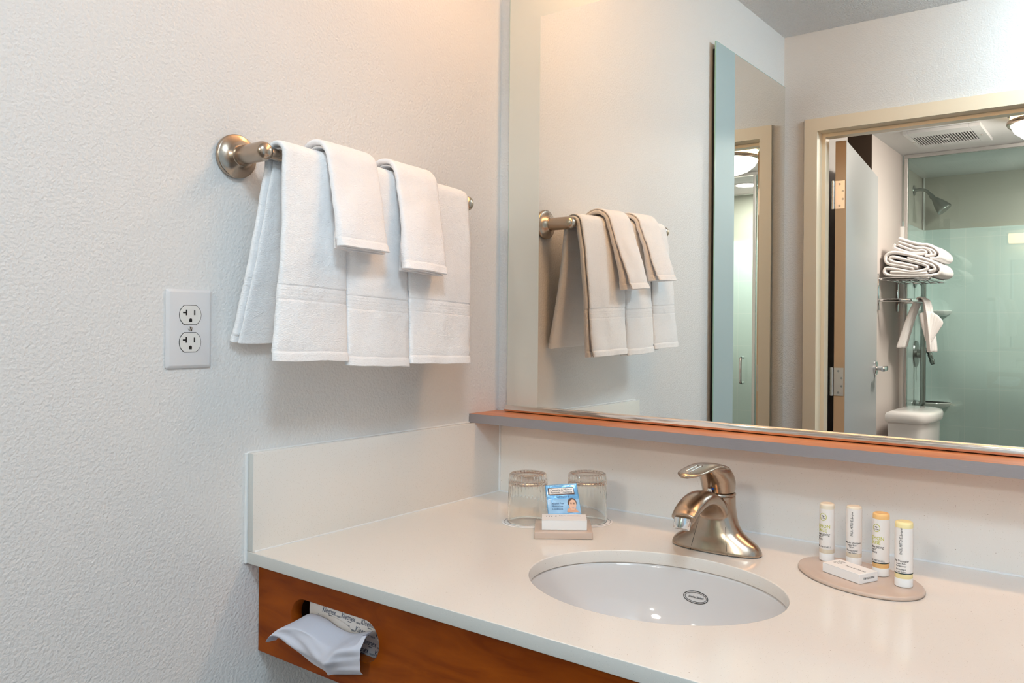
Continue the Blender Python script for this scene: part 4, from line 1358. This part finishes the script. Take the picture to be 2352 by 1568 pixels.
# corner soap shelves
for zz, lab in ((0.467, 'white corner soap shelf in the shower, the upper one'), (-0.125, 'white corner soap shelf in the shower, the lower one')):
    bm = BM()
    rings = []
    for s_, z in ((0.80, zz - 0.035), (0.95, zz - 0.02), (1.0, zz - 0.002), (0.98, zz + 0.003), (0.90, zz), (0.85, zz - 0.008)):
        ring = [Vector((-0.0495, -4.4695, z))]
        for i in range(17):
            a = pi / 2 * i / 16
            ring.append(Vector((-0.0495 + 0.175 * s_ * cos(a), -4.4695 + 0.15 * s_ * sin(a), z)))
        rings.append(ring)
    ring_loft(bm, rings)
    tag(fin(bm, 'corner_shelf', m_porc2, None, autosm=40), lab, 'shelf', 'corner soap shelves')

# towel rack
t = thing('towel_rack', 'chrome hotel towel rack with shelf and lower rail on the bathroom wall', 'towel rack', (0, -3.36, 0.6))
RY0, RY1, RXo, RZ = -3.118, -3.535, 0.252, 0.606
bm = BM()
tube(bm, smooth_pts([(0.010, RY0, RZ), (0.12, RY0, RZ), (0.225, RY0, RZ), (RXo, RY0 - 0.025, RZ), (RXo, RY0 - 0.2, RZ), (RXo, RY1 + 0.025, RZ), (0.225, RY1, RZ), (0.12, RY1, RZ), (0.010, RY1, RZ)], 6), 0.0075, 12)
fin(bm, 'shelf_rim', m_chrome, t, smooth=True)
for i in range(5):
    x = 0.045 + i * 0.042
    bm = BM(); tube(bm, [(x, RY0, RZ - 0.003), (x, RY1, RZ - 0.003)], 0.0045, 10)
    fin(bm, 'shelf_rod', m_chrome, t, smooth=True)
bm = BM()
tube(bm, smooth_pts([(0.008, RY0 - .01, 0.497), (0.08, RY0 - .01, 0.497), (0.135, RY0 - .015, 0.497), (0.158, RY0 - 0.04, 0.497), (0.160, RY0 - 0.2, 0.497), (0.158, RY1 + 0.04, 0.497), (0.135, RY1 + .01, 0.497), (0.008, RY1 + .01, 0.497)], 6), 0.0085, 12)
fin(bm, 'lower_rail', m_chrome, t, smooth=True)
for yy in (RY0, RY1):
    bm = BM(); abox(bm, 0.0005, 0.012, yy - 0.011, yy + 0.011, 0.445, 0.635, 0.004, 2)
    fin(bm, 'wall_bracket', m_chrome, t, autosm=40)

def sheet(bm, pts, y0, y1, seed, thick_uv=0.0):
    P = smooth_pts([(p[0], 0, p[1]) for p in pts], 5)
    n = 12
    g = []
    for i, p in enumerate(P):
        row = []
        for j in range(n + 1):
            f = j / n
            y = lerp(y0, y1, f)
            o_ = noise.noise_vector(Vector((p.x * 8, y * 6, seed + p.z * 8))) * 0.006 * min(1, 0.15 + f * 2)
            row.append(bm.verts.new((p.x + o_.x, y + o_.y, p.z + o_.z)))
        g.append(row)
    for i in range(len(g) - 1):
        for j in range(n): bm.faces.new((g[i][j], g[i + 1][j], g[i + 1][j + 1], g[i][j + 1]))
def folded(name, sheets, dy, lab, seed, thick):
    bm = BM()
    for s in sheets: sheet(bm, s, -3.165 + dy, -3.50 + dy, seed)
    o = fin(bm, name, m_towel2, None, smooth=True)
    mod(o, 'SOLIDIFY', thickness=thick, offset=0)
    mod(o, 'SUBSURF', levels=1, render_levels=1)
    return tag(o, lab, 'towel', 'folded bath towels on the rack')
low = [(0.2600, 0.6215), (0.2155, 0.6225), (0.1223, 0.6245), (0.0575, 0.6270), (0.0285, 0.6374), (0.0235, 0.6539), (0.0379, 0.6657), (0.0936, 0.6566), (0.1597, 0.6433), (0.2153, 0.6506), (0.2317, 0.6649), (0.2151, 0.6795), (0.1594, 0.6976), (0.1027, 0.7140), (0.0626, 0.7239), (0.0492, 0.7122), (0.0685, 0.6971), (0.1219, 0.685), (0.1875, 0.6665)]
lowo = [(0.2500, 0.6230), (0.2794, 0.6269), (0.2932, 0.647), (0.2824, 0.6701), (0.2516, 0.692), (0.1872, 0.7176), (0.112, 0.7400), (0.0643, 0.7473), (0.0336, 0.7353), (0.0279, 0.711), (0.0455, 0.6878), (0.1125, 0.6732), (0.169, 0.6591)]
upo = [(0.0868, 0.8202), (0.14, 0.7991), (0.196, 0.7822), (0.2292, 0.7785), (0.2658, 0.7569), (0.2857, 0.7302), (0.2734, 0.7091), (0.2383, 0.7113)]
upi = [(0.085, 0.8021), (0.1401, 0.7810), (0.1775, 0.7671), (0.2182, 0.7631), (0.240, 0.7479), (0.2464, 0.7308), (0.2336, 0.7224)]
upr = [(0.0832, 0.7879), (0.1213, 0.7698), (0.1683, 0.7515), (0.2054, 0.7537), (0.2221, 0.7430), (0.2111, 0.7365), (0.1591, 0.7388), (0.1025, 0.7565), (0.0757, 0.7689), (0.0641, 0.7787), (0.0755, 0.7903)]
low2 = [(0.235, 0.6440), (0.260, 0.6500), (0.2650, 0.662), (0.245, 0.6800), (0.19, 0.6975), (0.13, 0.7160)]
low3 = [(0.050, 0.6440), (0.100, 0.6420), (0.16, 0.6350), (0.235, 0.6350)]
up3 = [(0.215, 0.7260), (0.245, 0.7250), (0.264, 0.7320), (0.256, 0.7470), (0.235, 0.7580), (0.20, 0.7680)]
folded('bath_towel', [low, lowo, low2, low3], 0, 'folded white bath towel lying directly on the chrome rack shelf', 2.0, 0.0185)
folded('bath_towel', [upo, upi, upr, up3], -0.01, 'folded white bath towel on top of the other folded towel', 7.0, 0.0175)

# hand towel and fanned washcloth hanging from the lower rail
def hang(name, lab, cat, front, back, x0, yy, w_, seed, flare=0.0):
    bm = BM()
    pts = [Vector((x0 - 0.085, 0, back)), Vector((x0 - 0.050, 0, 0.38)), Vector((x0 - 0.017, 0, 0.48)), Vector((x0 - 0.008, 0, 0.503)), Vector((x0, 0, 0.512)), Vector((x0 + 0.009, 0, 0.503)), Vector((x0 + 0.014, 0, 0.48)), Vector((x0 + 0.022, 0, 0.40)), Vector((x0 + 0.034, 0, front))]
    P = smooth_pts(pts, 6)
    n = 30
    g = []
    for i, p in enumerate(P):
        f = i / (len(P) - 1); e = abs(2 * f - 1)
        row = []
        for j in range(n + 1):
            s = j / n - 0.5
            wv = 0.010 * e * sin(s * 26 + seed)
            sg = 1 if f > 0.5 else -1
            row.append(bm.verts.new((p.x + sg * wv + sg * 0.03 * e * abs(s), yy + s * w_ * (1 + flare * e), p.z + 0.004 * noise.noise(Vector((s * 6, f * 3, seed))))))
        g.append(row)
    for i in range(len(g) - 1):
        for j in range(n): bm.faces.new((g[i][j], g[i + 1][j], g[i + 1][j + 1], g[i][j + 1]))
    o = fin(bm, name, m_towel2, None, smooth=True)
    mod(o, 'SOLIDIFY', thickness=0.008, offset=1)
    mod(o, 'SUBSURF', levels=1, render_levels=1)
    return tag(o, lab, cat)
hang('hand_towel', 'white hand towel hanging from the lower rail of the chrome rack', 'towel', 0.225, 0.245, 0.160, -3.41, 0.15, 1.0, 0.10)
bm = BM()
# fan of cloth folded into the front of the hanging towel
cx, cy = 0.208, -3.37
for k in range(7):
    a0 = radians(52 + k * 9)
    g = []
    for i in range(6):
        f = i / 5
        L_ = 0.035 + 0.16 * f
        row = []
        for j, (da, dyy) in enumerate(((-9, 0.0), (0, 0.008), (9, 0.0))):
            aa = a0 + radians(da)
            row.append(bm.verts.new((cx - 0.010 + L_ * cos(aa) * 0.55, cy + dyy * (0.3 + f) + 0.003 * k, 0.250 + L_ * sin(aa))))
        g.append(row)
    for i in range(5):
        for j in range(2): bm.faces.new((g[i][j], g[i + 1][j], g[i + 1][j + 1], g[i][j + 1]))
o = fin(bm, 'washcloth', m_towel2, None, smooth=True)
mod(o, 'SOLIDIFY', thickness=0.005, offset=0)
mod(o, 'SUBSURF', levels=1, render_levels=1)
tag(o, 'white washcloth fanned out and tucked in front of the towel on the chrome rack', 'washcloth')

# toilet: tank with lid, bowl below
t = thing('toilet', 'white porcelain toilet below the chrome towel rack', 'toilet', (0.15, -3.34, ZF))
def drect(x0, x1, yc, hw, z, n=24, r=0.06, bulge=0.02):
    """tank outline: flat at the wall side (x0), bowed and rounded at the front (x1)"""
    out = [Vector((x0, yc - hw, z))]
    for i in range(n + 1):
        f = -1 + 2 * i / n
        th = f * pi / 2
        sx_ = abs(cos(th)) ** 0.55
        out.append(Vector((x0 + (x1 - x0) * (0.55 + 0.45 * sx_) if abs(f) < 1 else x0 + (x1 - x0) * 0.55, yc + hw * math.copysign(abs(sin(th)) ** 0.8, th), z)))
    out.append(Vector((x0, yc + hw, z)))
    return out
TYc, THw = -3.345, 0.215
bm = BM()
ring_loft(bm, [drect(0.062, 0.235, TYc, THw - 0.012, -0.50), drect(0.058, 0.245, TYc, THw - 0.006, -0.30), drect(0.055, 0.250, TYc, THw - 0.004, -0.130)])
fin(bm, 'tank', m_porc2, t, autosm=50)
bm = BM()
ring_loft(bm, [drect(0.048, 0.258, TYc, THw + 0.004, -0.133), drect(0.044, 0.264, TYc, THw + 0.008, -0.123), drect(0.044, 0.265, TYc, THw + 0.008, -0.095), drect(0.050, 0.258, TYc, THw + 0.002, -0.083), drect(0.066, 0.235, TYc, THw - 0.02, -0.076), drect(0.10, 0.20, TYc, THw - 0.07, -0.072)])
fin(bm, 'tank_lid', m_porc2, t, autosm=60)
bm = BM()
def oval(cx_, a, b, z): return [Vector((cx_ + a * cos(2 * pi * i / 40), TYc + b * sin(2 * pi * i / 40), z)) for i in range(40)]
ring_loft(bm, [oval(0.36, 0.20, 0.11, ZF + 0.001), oval(0.38, 0.20, 0.11, -0.75), oval(0.45, 0.25, 0.17, -0.58), oval(0.48, 0.27, 0.185, -0.50)])
fin(bm, 'bowl', m_porc2, t, smooth=True)
bm = BM()
ring_loft(bm, [oval(0.48, 0.272, 0.187, -0.499), oval(0.48, 0.275, 0.19, -0.485), oval(0.48, 0.26, 0.175, -0.47)])
fin(bm, 'seat', m_white, t, smooth=True)
